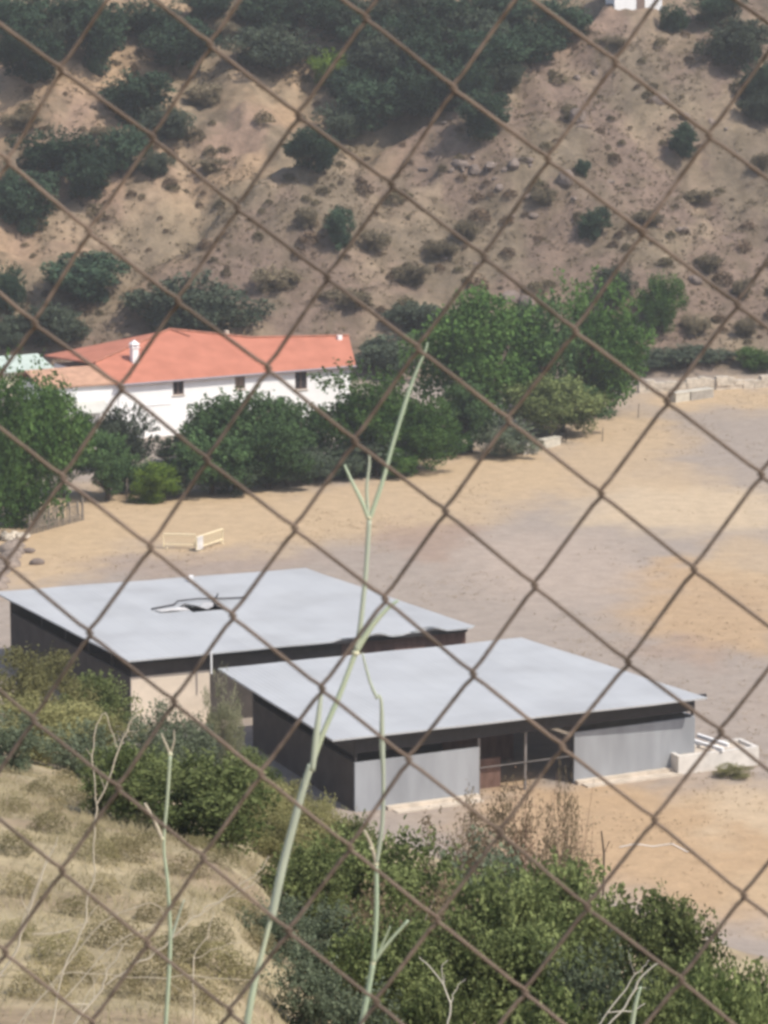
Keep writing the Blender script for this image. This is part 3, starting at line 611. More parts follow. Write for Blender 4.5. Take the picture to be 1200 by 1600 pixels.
# hillside: pixel centre of the crown, width, height, kind, label
HT = [
 (25, 30, 95, 75, 'oak', 'dark evergreen oak in the top left corner of the hillside'),
 (45, 100, 105, 95, 'oak', 'dark oak on the upper left hill, next below the corner oak'),
 (155, 68, 85, 110, 'oak', 'dark rounded oak right of the bare pink gully, upper left hill'),
 (235, 38, 90, 70, 'oak', 'dark oak at the top edge, right of the rounded oak'),
 (275, 82, 100, 85, 'oak', 'broad dark oak left of the bare tan slope, upper left'),
 (215, 158, 105, 80, 'oak', 'dark oak below the pair of upper left oaks, above the tan slope'),
 (318, 135, 70, 70, 'scrub', 'pale olive shrub at the upper edge of the tan slope'),
 (350, 40, 70, 60, 'scrub', 'olive shrub at the top edge, between left and middle oaks'),
 (35, 180, 85, 50, 'scrub', 'olive green shrub at the left border above the oak clump'),
 (90, 245, 110, 75, 'oak', 'topmost oak of the dark clump on the left hillside'),
 (130, 290, 75, 85, 'oak', 'right-hand oak of the dark clump on the left hillside'),
 (45, 325, 85, 95, 'oak', 'lowest oak of the dark clump on the left hillside'),
 (5, 300, 50, 75, 'oak', 'oak of the left hillside clump cut by the picture border'),
 (192, 245, 75, 80, 'oak', 'dark oak right of the left clump, beside bare tan soil'),
 (240, 262, 45, 45, 'greyoak', 'small grey-brown bush at the foot of the dark oak, left tan slope'),
 (135, 440, 130, 75, 'oak', 'wide dark oak alone on bare soil above the house, left'),
 (12, 458, 55, 85, 'oak', 'dark oak cut by the left border, level with the lone wide oak'),
 (305, 482, 145, 95, 'greyoak', 'big grey-green oak just behind the orange roof'),
 (80, 515, 100, 70, 'greyoak', 'grey-green bush between the lone wide oak and the pale hut'),
 (25, 520, 70, 50, 'greyoak', 'grey-green bush at the left border above the pale hut'),
 (430, 85, 120, 75, 'greyoak', 'grey-green oak left of the lime bush at the top'),
 (518, 112, 66, 58, 'lime', 'bright lime bush high on the hillside among dark oaks'),
 (430, 30, 110, 70, 'oak', 'dark oak at the top edge above the grey-green oak'),
 (530, 35, 110, 80, 'oak', 'dark oak at the top edge above the lime bush'),
 (620, 30, 110, 80, 'greyoak', 'grey-green oak at the top edge, middle of the big grove'),
 (710, 25, 110, 75, 'oak', 'dark oak at the top edge, right of the grove middle'),
 (800, 30, 110, 75, 'oak', 'dark oak at the top edge, left of the bare tan crest'),
 (875, 40, 85, 70, 'oak', 'last dark oak of the big grove beside the bare tan crest'),
 (600, 95, 105, 80, 'greyoak', 'grey-green oak in the second row of the grove, below the lime bush'),
 (690, 90, 110, 85, 'oak', 'dark oak in the second row of the grove, its middle'),
 (775, 95, 105, 75, 'oak', 'dark oak in the second row of the grove, right end'),
 (590, 170, 105, 75, 'oak', 'dark oak on the lower left fringe of the big grove'),
 (665, 150, 95, 80, 'oak', 'dark oak on the lower fringe of the grove, beside the rocky spur'),
 (525, 195, 70, 60, 'greyoak', 'grey-green oak in the line going down from the grove'),
 (488, 245, 80, 75, 'oak', 'lowest dark oak of the line going down from the grove'),
 (757, 188, 82, 72, 'oak', 'dark oak standing alone on the rocky spur below the grove'),
 (1052, 30, 34, 48, 'oak', 'small upright oak beside the white building on the hill'),
 (1112, 18, 72, 62, 'oak', 'dark oak at the top edge, right of the small upright oak'),
 (1150, 80, 95, 85, 'greyoak', 'grey-green oak at the upper right, below the top-edge oak'),
 (1190, 140, 60, 80, 'oak', 'dark oak cut by the right border, upper right'),
 (1190, 170, 50, 50, 'greyoak', 'grey-green bush cut by the right border below the dark oak'),
 (1068, 226, 46, 54, 'juniper', 'rounded green juniper alone on the rocky slope, upper right'),
 (912, 265, 20, 28, 'juniper', 'tiny dark juniper in the middle of the rocky slope'),
 (928, 355, 46, 52, 'juniper', 'round blackish juniper above the big green tree'),
 (531, 363, 46, 66, 'juniper', 'dark upright juniper at the centre of the hillside'),
 (590, 365, 60, 60, 'scrub', 'olive scrub bush right of the central juniper'),
 (430, 425, 100, 80, 'scrub', 'grey olive scrub bush on the lower slope above the roof end'),
 (730, 350, 60, 60, 'scrub', 'olive scrub bush on the rocky slope above the big green tree'),
 (960, 60, 50, 40, 'scrub', 'olive bush on the bare tan crest near the white building'),
 (650, 500, 90, 50, 'greyoak', 'grey-green shrub behind the big tree, left side'),
 (620, 555, 100, 60, 'greyoak', 'grey-green shrub between the roof end and the big tree'),
 (1035, 482, 70, 95, 'broad', 'round green tree at the hill foot, right of the big tree'),
 (960, 450, 60, 60, 'greyoak', 'grey-green bush on the slope between big tree and round tree'),
 (1160, 440, 45, 60, 'scrub', 'brownish scrub bush on the eroded lower slope near the right border'),
 (1165, 500, 50, 60, 'scrub', 'brownish scrub bush below another on the eroded slope, near the right border'),
 (1075, 560, 110, 38, 'greyoak', 'low grey-green hedge bush behind the far stone wall'),
 (1180, 565, 60, 40, 'broad', 'low green bush behind the far stone wall at the right border'),
 (1190, 245, 50, 60, 'scrub', 'grey scrub bush at the right border below the oaks'),
 (1090, 300, 70, 40, 'scrub', 'low tan scrub bush below the rounded juniper'),
 (985, 555, 60, 45, 'scrub', 'olive scrub bush at the hill foot between the trees'),
 (110, 20, 80, 70, 'oak', 'dark oak at the top edge, second from the left corner'),
 (320, 15, 80, 60, 'oak', 'dark oak at the top edge above the pale olive shrub'),
 (480, 8, 90, 60, 'greyoak', 'grey-green oak at the top edge, left end of the big grove'),
 (580, 60, 90, 80, 'oak', 'dark oak between the lime bush and the grove middle'),
 (655, 65, 90, 80, 'oak', 'dark oak wedged between two rows of the grove, left of its middle'),
 (740, 60, 90, 80, 'greyoak', 'grey-green oak wedged between two rows of the grove, right of its middle'),
 (830, 80, 90, 70, 'oak', 'dark oak on the right lower fringe of the grove, above the red soil'),
 (640, 125, 80, 70, 'oak', 'dark oak in the third row of the grove, its left end'),
 (720, 135, 85, 75, 'oak', 'dark oak in the third row of the grove, its right end'),
 (560, 150, 80, 70, 'oak', 'dark oak in the third row of the grove, below the lime bush'),
 (785, 125, 70, 55, 'greyoak', 'grey-green bush under the right end of the grove'),
 (95, 60, 45, 55, 'greyoak', 'grey-green bush between the corner oaks and the rounded oak'),
 (255, 200, 70, 60, 'greyoak', 'grey-green bush between two dark oaks left of the tan slope'),
 (160, 200, 60, 45, 'scrub', 'olive scrub on the crest of pale soil above the left oak clump'),
 (690, 380, 80, 50, 'scrub', 'low olive scrub in the middle of the lower rocky slope'),
 (540, 455, 90, 60, 'scrub', 'olive-brown scrub on the lower slope above the roof end, right'),
 (850, 300, 60, 45, 'scrub', 'low brown-green scrub left of the round blackish juniper'),
 (1010, 330, 70, 45, 'scrub', 'low brown-green scrub right of the round blackish juniper'),
 (640, 420, 90, 55, 'scrub', 'olive-brown scrub on the slope left of the big tree top'),
 (330, 250, 50, 45, 'scrub', 'pale scrub in the middle of the tan slope'),
 (480, 330, 50, 60, 'scrub', 'pale olive scrub left of the central juniper'),
 (1110, 400, 70, 60, 'scrub', 'grey-brown scrub on the eroded slope above the round tree'),
 (1090, 500, 60, 60, 'scrub', 'grey-brown scrub right of the round tree'),
]
NAMES = dict(oak='oak_tree', greyoak='oak_tree', scrub='scrub_bush', juniper='juniper', lime='green_bush', broad='leafy_tree')
CATS = dict(oak='tree', greyoak='tree', scrub='bush', juniper='juniper', lime='bush', broad='tree')
for px, py, wpx, hpx, k, lab in HT:
    p = hit(px, min(py+hpx*.48, 590)); sc = p[1]/FPX
    plant(k, p[0], p[1]+.3*wpx*sc*.3, p[2]-.25, wpx*sc*(1.18 if k != 'scrub' else .75), hpx*sc*(1.12 if k != 'scrub' else .62), lab, NAMES[k], CATS[k], 'trees and bushes on the hillside')
# field-edge trees: base pixel (x, y), crown width, height
FT = [
 (18, 826, 190, 300, 'broad', 'huge leafy tree filling the left border beside the dry field', 'leafy_tree'),
 (-30, 850, 150, 300, 'broad', 'leafy tree cut by the left border, behind the stone bank', 'leafy_tree'),
 (165, 786, 100, 120, 'hedge', 'dark bush between the huge left tree and the lime bush', 'dark_bush'),
 (95, 782, 110, 190, 'broad', 'leafy tree behind the stake fence, right of the huge tree', 'leafy_tree'),
 (200, 735, 90, 110, 'greyoak', 'grey-leaved tree before the white house corner', 'leafy_tree'),
 (243, 786, 78, 70, 'lime', 'round lime green bush at the edge of the dry field', 'green_bush'),
 (330, 778, 120, 120, 'hedge', 'dark bush right of the lime bush at the field edge', 'dark_bush'),
 (325, 735, 80, 100, 'hedge', 'dark bush right against the lower white house wall', 'dark_bush'),
 (375, 745, 150, 150, 'hedge', 'tall dark tree hiding the middle of the house wall', 'dark_tree'),
 (420, 768, 120, 120, 'hedge', 'dark bush at the field edge in the middle of the hedge', 'dark_bush'),
 (470, 745, 110, 130, 'hedge', 'dark bush below the house window nearest the roof end', 'dark_bush'),
 (490, 756, 90, 60, 'greyoak', 'low grey-green bush in front of the bright tree', 'dark_bush'),
 (550, 738, 190, 185, 'broad', 'bright leafy tree in front of the roof end', 'leafy_tree'),
 (590, 748, 110, 80, 'greyoak', 'low grey-green bush at the foot of the bright tree', 'dark_bush'),
 (650, 742, 135, 130, 'broad', 'bright green bushy tree at the field corner, right of the hedge', 'leafy_tree'),
 (765, 690, 205, 250, 'broad', 'big spreading green tree in the centre of the far field edge', 'leafy_tree'),
 (912, 655, 165, 250, 'broad', 'tall green tree growing against the right of the big tree', 'leafy_tree'),
 (845, 672, 130, 220, 'hedge', 'dark tree filling the gap between the big tree and its tall neighbour', 'dark_tree'),
 (940, 650, 100, 170, 'hedge', 'dark tree at the right flank of the big tree', 'dark_tree'),
 (735, 712, 110, 120, 'hedge', 'dark bush under the left side of the big tree', 'dark_bush'),
 (865, 695, 150, 110, 'thicket', 'pale green bush in front of the big tree', 'green_bush'),
 (215, 770, 90, 60, 'hedge', 'low dark bush left of and behind the lime bush', 'dark_bush'),
 (290, 778, 80, 70, 'greyhedge', 'low grey-green bush just right of the lime bush', 'dark_bush'),
 (365, 774, 100, 75, 'greyhedge', 'low grey-green bush at the dry field edge below the tall dark tree', 'dark_bush'),
 (450, 764, 100, 70, 'greyhedge', 'low grey-green bush at the dry field edge, left of the slanting post', 'dark_bush'),
 (405, 740, 130, 130, 'hedge', 'dark bush filling the hedge between tall dark tree and bright tree', 'dark_bush'),
 (345, 730, 110, 90, 'greyhedge', 'grey-green bush in the back of the hedge, below the house window', 'dark_bush'),
 (290, 728, 80, 50, 'greyhedge', 'grey-green bush in the back of the hedge, by the lower house wall', 'dark_bush'),
 (520, 752, 90, 60, 'greyhedge', 'low grey-green bush below the trunk of the bright tree', 'dark_bush'),
 (620, 748, 70, 60, 'broad', 'low green bush left of the green bushy corner tree', 'green_bush'),
 (705, 715, 80, 60, 'hedge', 'low dark bush right of the green bushy corner tree', 'dark_bush'),
 (880, 680, 120, 90, 'hedge', 'dark bush in the shade under the big tree, right side', 'dark_bush'),
 (790, 718, 100, 70, 'greythicket', 'grey-green low bush at the left foot of the big tree', 'green_bush'),
]
for px, py, wpx, hpx, k, lab, nm in FT:
    p = at(px, py); sc = p[1]/FPX
    plant(k, p[0], p[1]+wpx*sc*.25, gz(p[0], p[1])-.2, wpx*sc*1.1, hpx*sc*.98, lab, nm, 'tree' if nm.endswith('tree') else 'bush', 'trees and bushes along the field edge')
# thicket on the near slope: pixel x, distance, top pixel y, width px, kind
NT = [
 (320, 60, 1168, 215, 'thicket', 'dark green fig-like bush left of the near shed, above the grass slope'),
 (215, 62, 1165, 150, 'thicket', 'dark green bush under the twig fork, left of the fig-like bush'),
 (265, 98, 1085, 130, 'greythicket', 'greyish bush in front of the cream shed wall'),
 (50, 108, 1000, 150, 'yellow', 'yellow-green bush before the far shed, at the left border'),
 (150, 112, 1045, 130, 'thicket', 'green bush against the dark wall of the far shed'),
 (40, 84, 1075, 200, 'yellow', 'olive yellow bush at the left border above the grass crest'),
 (140, 88, 1095, 150, 'yellow', 'olive yellow bush right of the border bush, above the grass crest'),
 (20, 74, 1110, 110, 'greythicket', 'grey-green low bush on the grass crest at the left border'),
 (120, 76, 1125, 120, 'greythicket', 'grey-green low bush on the grass crest, below the olive bush'),
 (345, 120, 1042, 62, 'feather', 'pale feathery shrub at the left corner of the near shed roof'),
 (470, 74, 1252, 120, 'yellow', 'yellow-green bush at the foot of the near shed corner'),
 (400, 74, 1235, 70, 'yellow', 'small yellow-green bush between fig-like bush and shed'),
 (520, 60, 1285, 190, 'thicket', 'bushy green shrub left end of the front thicket'),
 (640, 62, 1295, 190, 'thicket', 'bushy green shrub below the grey shed panel'),
 (760, 66, 1290, 200, 'greythicket', 'grey-leaved shrub below the shed doorway'),
 (890, 62, 1320, 210, 'thicket', 'bright green shrub of the thicket, right of the doorway shrub'),
 (1010, 58, 1390, 190, 'thicket', 'green shrub at the right shoulder of the front thicket'),
 (490, 48, 1400, 190, 'greythicket', 'grey-green shrub low in the thicket beside the thick stalk'),
 (600, 47, 1425, 190, 'thicket', 'dark leafy shrub between the two tall stalks'),
 (700, 48, 1420, 200, 'thicket', 'leafy shrub in the lower middle of the thicket'),
 (820, 48, 1430, 210, 'thicket', 'bright leafy shrub in the lower thicket, right of its middle'),
 (930, 47, 1450, 200, 'greythicket', 'shaded grey-green shrub behind the bare forked twigs, lower right'),
 (1060, 45, 1470, 170, 'thicket', 'leafy shrub in the lower right corner, left one of two'),
 (1175, 43, 1492, 170, 'thicket', 'bright leafy shrub in the lower right corner at the border'),
 (560, 39.5, 1530, 180, 'greythicket', 'grey shrub at the bottom edge under the second stalk'),
 (700, 39, 1540, 190, 'thicket', 'leafy shrub at the bottom edge, middle'),
 (850, 39, 1535, 200, 'thicket', 'leafy shrub at the bottom edge, right of the middle'),
 (440, 66, 1262, 110, 'yellow', 'yellow-green bush beside the thick stalk, below the dark shed wall'),
 (390, 82, 1215, 120, 'yellow', 'yellow-green bush under the dark side wall of the near shed'),
 (500, 92, 1240, 90, 'yellow', 'yellow-green growth at the wall foot, left of the shed corner'),
 (445, 98, 1215, 90, 'yellow', 'yellow-green growth along the dark side wall of the near shed'),
 (545, 84, 1262, 90, 'yellow', 'yellow-green growth in front of the near shed corner'),
 (300, 108, 1120, 90, 'greythicket', 'greyish shrub below the right end of the cream wall'),
 (385, 105, 1170, 80, 'thicket', 'dark green shrub against the side wall of the near shed'),
 (230, 80, 1120, 110, 'greythicket', 'greyish shrub behind the twig fork'),
 (560, 76, 1268, 110, 'thicket', 'green shrub at the foot of the near shed corner, beside the stalk'),
 (470, 56, 1330, 150, 'thicket', 'green shrub at the left shoulder of the thicket, crossed by the thick stalk'),
 (430, 46, 1405, 120, 'greythicket', 'grey-green shrub at the left edge of the thicket by the stalk joint'),
 (470, 40, 1465, 130, 'greythicket', 'grey-green shrub at the bottom edge between the two tall stalks'),
 (650, 54, 1340, 180, 'brownbush', 'dry brownish shrub among green ones in the upper thicket'),
 (780, 55, 1355, 190, 'thicket', 'green shrub in the upper middle of the thicket'),
 (750, 78, 1215, 110, 'brownbush', 'brown twiggy shrub before the doorway, its left one'),
 (830, 77, 1205, 120, 'brownbush', 'brown twiggy shrub before the doorway, its right one'),
 (880, 74, 1195, 60, 'brownbush', 'slim brown twiggy shrub before the right door jamb'),
 (700, 70, 1265, 120, 'brownbush', 'brown-green shrub below the left grey panel'),
 (1105, 47, 1480, 120, 'thicket', 'leafy shrub behind the two lower right corner shrubs'),
 (1150, 40, 1520, 190, 'thicket', 'leafy shrub at the bottom right corner of the picture'),
 (1000, 38.5, 1530, 200, 'thicket', 'leafy shrub at the bottom edge below the bare forked twigs'),
]
for px, d, ytop, wpx, k, lab in NT:
    top = rayd(px, ytop, d); x, y = top[0], top[1]; g = gz(x, y); ht = max(top[2]-g, .7)+.15
    plant(k, x, y, g-.15, wpx*d/FPX*1.15, ht*(.98+.04*math.sin(px*1.7)), lab, 'green_bush', 'bush', 'bushes on the near slope', parts=('foliage', 'stem'))
# small scrub cushions on the hillside: one mesh per look, copied
def tuft_mesh(name, seed, m, n=420, leaf=.13, asp=.45):
    rng = np.random.RandomState(seed); u = rng.randn(n, 3); u /= np.linalg.norm(u, axis=1, keepdims=True); u[:, 2] = np.abs(u[:, 2])
    r = .5*(1-.5*rng.rand(n)**2)*(.75+.35*vnoise(u[:, 0]*2+seed, u[:, 1]*2+9)); P = u*r[:, None]*np.array([1, 1, 1.5])
    V, F, T = leaf_cards(P, leaf, rng, rng.rand(n), .3, asp); return np_mesh(name, V, F, T, m)
TM = [tuft_mesh('tuft', 400+i, M[k]) for i, k in enumerate(('tuft_olive', 'tuft_brown', 'tuft_olive', 'tuft_brown'))]
rng = np.random.RandomState(21); n = 0; tries = 0
while n < 295 and tries < 6000:
    tries += 1
    px, py = rng.uniform(-20, 1220), rng.uniform(30, 540)
    if 560 > px > 40 and py > 500: continue
    p = hit(px, py); sp = spur_s(p[0], p[1])
    if fbm(np.array([p[0]*.2]), np.array([p[1]*.2]), 3)[0] < .33+.1*rng.rand(): continue
    o = bpy.data.objects.new('scrub_tuft', TM[int(rng.randint(4))]); link(o); w_ = rng.choice([.6, .85, 1.1, 1.5, 2.1], p=[.2, .3, .25, .15, .10])
    o.location = (p[0], p[1], p[2]-.06*w_); o.scale = (w_*1.15, w_*1.15, w_*rng.uniform(.6, .95)); o.rotation_euler = (0, 0, rng.uniform(0, 6.28))
    tag(o, 'small low dry scrub cushion on the bare hillside soil', 'scrub', 'small scrub cushions on the hillside'); n += 1
# ground-hugging dry herbs on the hillside (uncountable)
rng = np.random.RandomState(23); n = 15000
hx = rng.uniform(-44, 46, n); hy = 283+.1*hx+rng.uniform(1, 62, n)
dn = fbm(hx*.22+11, hy*.2, 4); kp = dn+.22*rng.rand(n)-.04*(spur_s(hx, hy) < 0) > .56; hx, hy = hx[kp], hy[kp]; n = len(hx); hz_ = height(hx, hy)
k = 9; rr = .12+.42*rng.rand(n)**2
P = np.repeat(np.stack([hx, hy, hz_], 1), k, 0)+rng.randn(n*k, 3)*np.repeat(rr, k)[:, None]*np.array([.6, .6, .3])+np.array([0, 0, .12])
V, F, T = leaf_cards(P, np.repeat(.16+.18*rr, k), rng, np.clip(np.repeat(rng.rand(n), k)*.7+.3*rng.rand(n*k), 0, 1), .3, .5)
o = link(bpy.data.objects.new('ground_cover', np_mesh('ground_cover', V, F, T, M['herbs']))); tag(o, 'dry brown-olive herbs covering the bare hillside', 'ground cover', kind='stuff')
# rocks on the rocky slope
rng = np.random.RandomState(31); RM = []
for k in range(4):
    mb = MB(); rock_mesh(mb, (0, 0, 0), .5, rng, .9); me = bpy.data.meshes.new('rock'); me.from_pydata(mb.v, [], mb.f); me.materials.append(M['hillrock']); me.update(); RM.append(me)
for k in range(42):
    if k < 14: px, py = 740+rng.randn()*45, 268+rng.randn()*16
    else: px, py = rng.uniform(620, 1190), rng.uniform(110, 480)
    p = hit(px, py); o = link(bpy.data.objects.new('rock', RM[k % 4])); s_ = .5+1.2*rng.rand()**2; o.location = (p[0], p[1], p[2]); o.scale = (s_*1.3, s_, s_); o.rotation_euler = (0, 0, rng.rand()*6)
    if k < 14: tag(o, 'grey rock in the outcrop on the spur below the lone oak', 'rock', 'rocks of the outcrop below the lone oak')
    else: tag(o, 'grey-brown rock lying loose on the rocky right slope', 'rock', 'loose rocks on the rocky slope')
# dry tufts on the near grass slope
GM = [tuft_mesh('grass_tuft', 500+i, M[k], 1500, .075, .22) for i, k in enumerate(('softolive', 'softtuft', 'softolive', 'softtuft'))]
rng = np.random.RandomState(41)
spots = [(60, 1245), (85, 1262), (118, 1258), (200, 1345), (190, 1330), (232, 1390), (228, 1325), (290, 1370), (40, 1400), (120, 1430), (75, 1300), (360, 1410), (330, 1470), (90, 1500), (400, 1480), (280, 1500), (180, 1480), (20, 1330), (140, 1310), (160, 1395), (250, 1440), (60, 1560), (370, 1540), (300, 1570), (200, 1560), (60, 1190), (150, 1200), (100, 1230), (175, 1250), (20, 1270), (230, 1300), (150, 1345), (380, 1440), (330, 1520), (250, 1540), (120, 1540), (30, 1470), (120, 1215), (30, 1205), (260, 1290), (310, 1330), (345, 1350)]
for px, py in spots:
    p = hit(px, py); o = link(bpy.data.objects.new('grass_tuft', GM[int(rng.choice([0, 1, 2, 3]))])); s_ = .55+.45*rng.rand(); o.location = (p[0], p[1], p[2]-.05); o.scale = (s_, s_*1.1, s_*.75); o.rotation_euler = (0, 0, rng.rand()*6.28)
    tag(o, 'dry olive-brown grass tuft on the pale near slope', 'grass tuft', 'grass tufts on the near slope')
# straw cover on the near slope (uncountable)
n = 52000; rng = np.random.RandomState(43)
gx = rng.uniform(-11, 3.5, n); gy = rng.uniform(29, 74, n); dens = fbm(gx*.6, gy*.6, 3); kp = (dens+.25*rng.rand(n) > .50); gx, gy = gx[kp], gy[kp]; gh = height(gx, gy); n = len(gx)
a = rng.rand(n)*6.28; L = .12+.22*rng.rand(n); lean = .4+.9*rng.rand(n)
b = np.stack([gx, gy, gh-.02], 1); tip = b+np.stack([np.cos(a)*L*lean, np.sin(a)*L*lean, L*.7], 1); sd = np.stack([-np.sin(a), np.cos(a), 0*a], 1)*.007; mid = (b+tip)/2+np.array([0, 0, .03])
me = np_mesh('dry_grass', np.stack([b-sd, mid-sd, tip, mid+sd], 1).reshape(-1, 3), np.arange(4*n).reshape(-1, 4), np.repeat(.6*fbm(gx*.9, gy*.9, 3)+.4*rng.rand(n), 4), M['straw'])
o = link(bpy.data.objects.new('dry_grass', me)); tag(o, 'pale dry grass covering the slope below the fence', 'grass', kind='stuff')
# dry weeds and grass stubble on the field (uncountable)
rng = np.random.RandomState(47); n = 26000
gx = rng.uniform(-26, 42, n); gy = rng.uniform(118, 282, n); dn = fbm(gx*.16+3, gy*.09, 4); kp = dn+.2*rng.rand(n) > .68
for Q_ in (NQ, FQ):
    c = np.mean(Q_, 0); kp &= np.hypot(gx-c[0], gy-c[1]) > 12.5
gx, gy = gx[kp], gy[kp]; gh = height(gx, gy); kp = gh < 1.2; gx, gy, gh = gx[kp], gy[kp], gh[kp]; n = len(gx); k = 4
P = np.repeat(np.stack([gx, gy, gh+.05], 1), k, 0)+rng.randn(n*k, 3)*np.array([.13, .13, .03])
V, F, T = leaf_cards(P, np.full(n*k, .12), rng, rng.rand(n*k), .6, .35)
o = link(bpy.data.objects.new('stubble', np_mesh('stubble', V, F, T, M['stubble']))); tag(o, 'dry weeds and stubble scattered over the field', 'dry weeds', kind='stuff')
# green tuft by the trough and red dead weeds
p = at(1145, 1214); plant('yellow', p[0], p[1], gz(p[0], p[1])-.1, 1.9, .75, 'low green tuft in front of the whitewashed trough', 'green_tuft', 'plant', None, parts=('foliage', 'stem'))
def weed(px, py_base, d, h, label, seed, m):
    rng = np.random.RandomState(seed); base = rayd(px, py_base, d); g = gz(base[0], base[1]); h = h+max(0, base[2]-g); o = empty('dead_weed', (base[0], base[1], g)); tag(o, label, 'weed', 'dead reddish weeds above the thicket')
    st = MB(); P = []
    for k in range(9):
        a = rng.rand()*6.28; r = rng.uniform(.05, .35)*h*.5; tip = np.array([math.cos(a)*r, math.sin(a)*r, h*rng.uniform(.65, 1.0)])
        st.tube([(0, 0, -.1), tuple(tip*.5+np.array([0, 0, h*.05])), tuple(tip)], [.014, .010, .005], 4)
        for q in range(60):
            f = rng.uniform(.45, 1.0); P.append(tip*f+rng.randn(3)*.06*h*.5)
    st.build('stem', M['rusty'], o)
    V, F, T = leaf_cards(np.array(P), .075, rng, rng.rand(len(P)), .2, .4); link(bpy.data.objects.new('dry_leaves', np_mesh('dry_leaves', V, F, T, m)), o)
for i, (px, py, d, h, lab) in enumerate(((790, 1330, 82, 2.5, 'tall reddish dead weed before the shed doorway, left one'), (845, 1335, 84, 2.4, 'reddish dead weed right of the tall one before the doorway'), (885, 1330, 80, 2.6, 'dark dead weed standing before the right door jamb'),
     (915, 1320, 88, 1.7, 'orange-brown dead weed on the dry ground right of the doorway'), (760, 1340, 80, 1.7, 'brown dead weed at the left edge of the doorway'), (730, 1330, 84, 1.9, 'grey-brown dead weed below the left shed panel'), (820, 1350, 76, 1.6, 'brown dead weed low in front of the doorway sill'))):
    weed(px, py, d, h, lab, 600+i, M['redweed'] if i not in (2, 5) else M['feather'])
p = rayd(942, 1365, 70); mb = MB(); mb.tube([(0, 0, -.3+gz(p[0], p[1])-p[2]), (.02, 0, .5), (-.05, 0, 1.05)], [.03, .025, .02], 5); mb.tube([(.02, 0, .5), (.15, 0, .8)], .012, 4); o = mb.build('dead_stick', M['bark']); o.location = p; tag(o, 'dark bare stick standing right of the thicket against dry ground', 'stick')

# ------------------------------------------------------------------ stalks and dry twigs just beyond the fence
M['stalk'] = mat('pale_green_stalk', (.33, .42, .30), .6, col2=(.42, .46, .33), scale=40, stretch=(1, 1, .2))
M['sheath'] = mat('grey_green_sheath', (.36, .40, .325), .6, col2=(.39, .42, .32), scale=45, stretch=(1, 1, .2))
M['node'] = mat('pale_node', (.62, .60, .42), .5, .2, 20)
M['drytwig'] = mat('bleached_twig', (.50, .44, .345), .8, .2, 20)
M['whitetwig'] = mat('white_bare_twig', (.50, .47, .40), .8, .2, 20)
def smooth_path(pts, wpx, sub=5):
    pts = np.array(pts, float); w_ = np.array(wpx, float); n = len(pts); P = []; Wd = []
    for i in range(n-1):
        p0, p1, p2, p3 = pts[max(i-1, 0)], pts[i], pts[i+1], pts[min(i+2, n-1)]
        for k in range(sub):
            t = k/sub; P.append(.5*((2*p1)+(-p0+p2)*t+(2*p0-5*p1+4*p2-p3)*t*t+(-p0+3*p1-3*p2+p3)*t**3)); Wd.append(w_[i]*(1-t)+w_[i+1]*t)
    P.append(pts[-1]); Wd.append(w_[-1]); return np.array(P), np.array(Wd)
def stem_part(name, pts, wpx, d, m, parent, foot=False, jit=0.0, n=8, slope=0.0):
    """stem through photo points at distance d (d may lean with slope), optionally rooted in the ground"""
    P, Wd = smooth_path(pts, wpx); W = []; r = []
    for i, ((x, y), w_) in enumerate(zip(P, Wd)):
        dd = d+slope*(1600-y)/1600; W.append(rayd(x, y, dd)); r.append(max(w_, 1.0)*.68*dd/FPX/2)
    if foot:
        a = W[0]; dr = (W[0]-W[3]); dr = dr/np.linalg.norm(dr); g = gz(a[0], a[1])-.1; L = (a[2]-g); W.insert(0, a+np.array([dr[0]*L*.25, dr[1]*L*.2, -L])); r.insert(0, r[0]*1.15)
        W.insert(1, a+np.array([dr[0]*L*.22, dr[1]*L*.12, -L*.5])); r.insert(1, r[1]*1.08)
    mb = MB(); mb.tube(W, r, n); return mb.build(name, m, parent, True)
def nodule(px, py, rpx, d, parent, slope=0.0):
    dd = d+slope*(1600-py)/1600; c = Vector(rayd(px, py, dd)); r = .66*rpx*dd/FPX; bm = bmesh.new(); bmesh.ops.create_uvsphere(bm, u_segments=10, v_segments=7, radius=1)
    vs = [(c.x+v.co.x*r, c.y+v.co.y*r, c.z+v.co.z*r*.8) for v in bm.verts]; fs = [[v.index for v in f.verts] for f in bm.faces]; bm.free(); return meshobj('joint', vs, fs, M['node'], parent, True)
gs = 'fennel stalks just beyond the wire fence'
A1 = empty('fennel_stalk', tuple(rayd(385, 1600, 1.9))); tag(A1, 'thick pale green fennel stalk rising from bottom left past the roofs', 'plant stalk', gs)
def inv(o): 
    for c in [k for k in S.objects if k.parent == o]: c.matrix_parent_inverse = Matrix.Translation(o.location).inverted()
D1, S1 = 1.9, .1
stem_part('stem', [(384, 1610), (396, 1545), (412, 1480), (424, 1432)], [18, 16, 11, 11], D1, M['stalk'], A1, True, slope=S1)
stem_part('stem', [(424, 1436), (440, 1360), (458, 1290), (473, 1235), (486, 1195)], [20, 21, 19, 18, 17], D1, M['sheath'], A1, slope=S1)
stem_part('stem', [(484, 1205), (503, 1150), (528, 1092), (548, 1040), (556, 1018)], [13, 13, 13, 12, 14], D1, M['stalk'], A1, slope=S1)
stem_part('stem', [(556, 1018), (580, 980), (604, 952), (622, 938)], [15, 13, 10, 6], D1, M['stalk'], A1, slope=S1)
stem_part('leaf_sheath', [(488, 1205), (494, 1150), (500, 1100), (503, 1070)], [13, 16, 11, 5], D1-.01, M['sheath'], A1, slope=S1)
stem_part('branch', [(556, 1020), (564, 970), (572, 890), (577, 810)], [13, 12, 11, 11], D1, M['sheath'], A1, slope=S1)
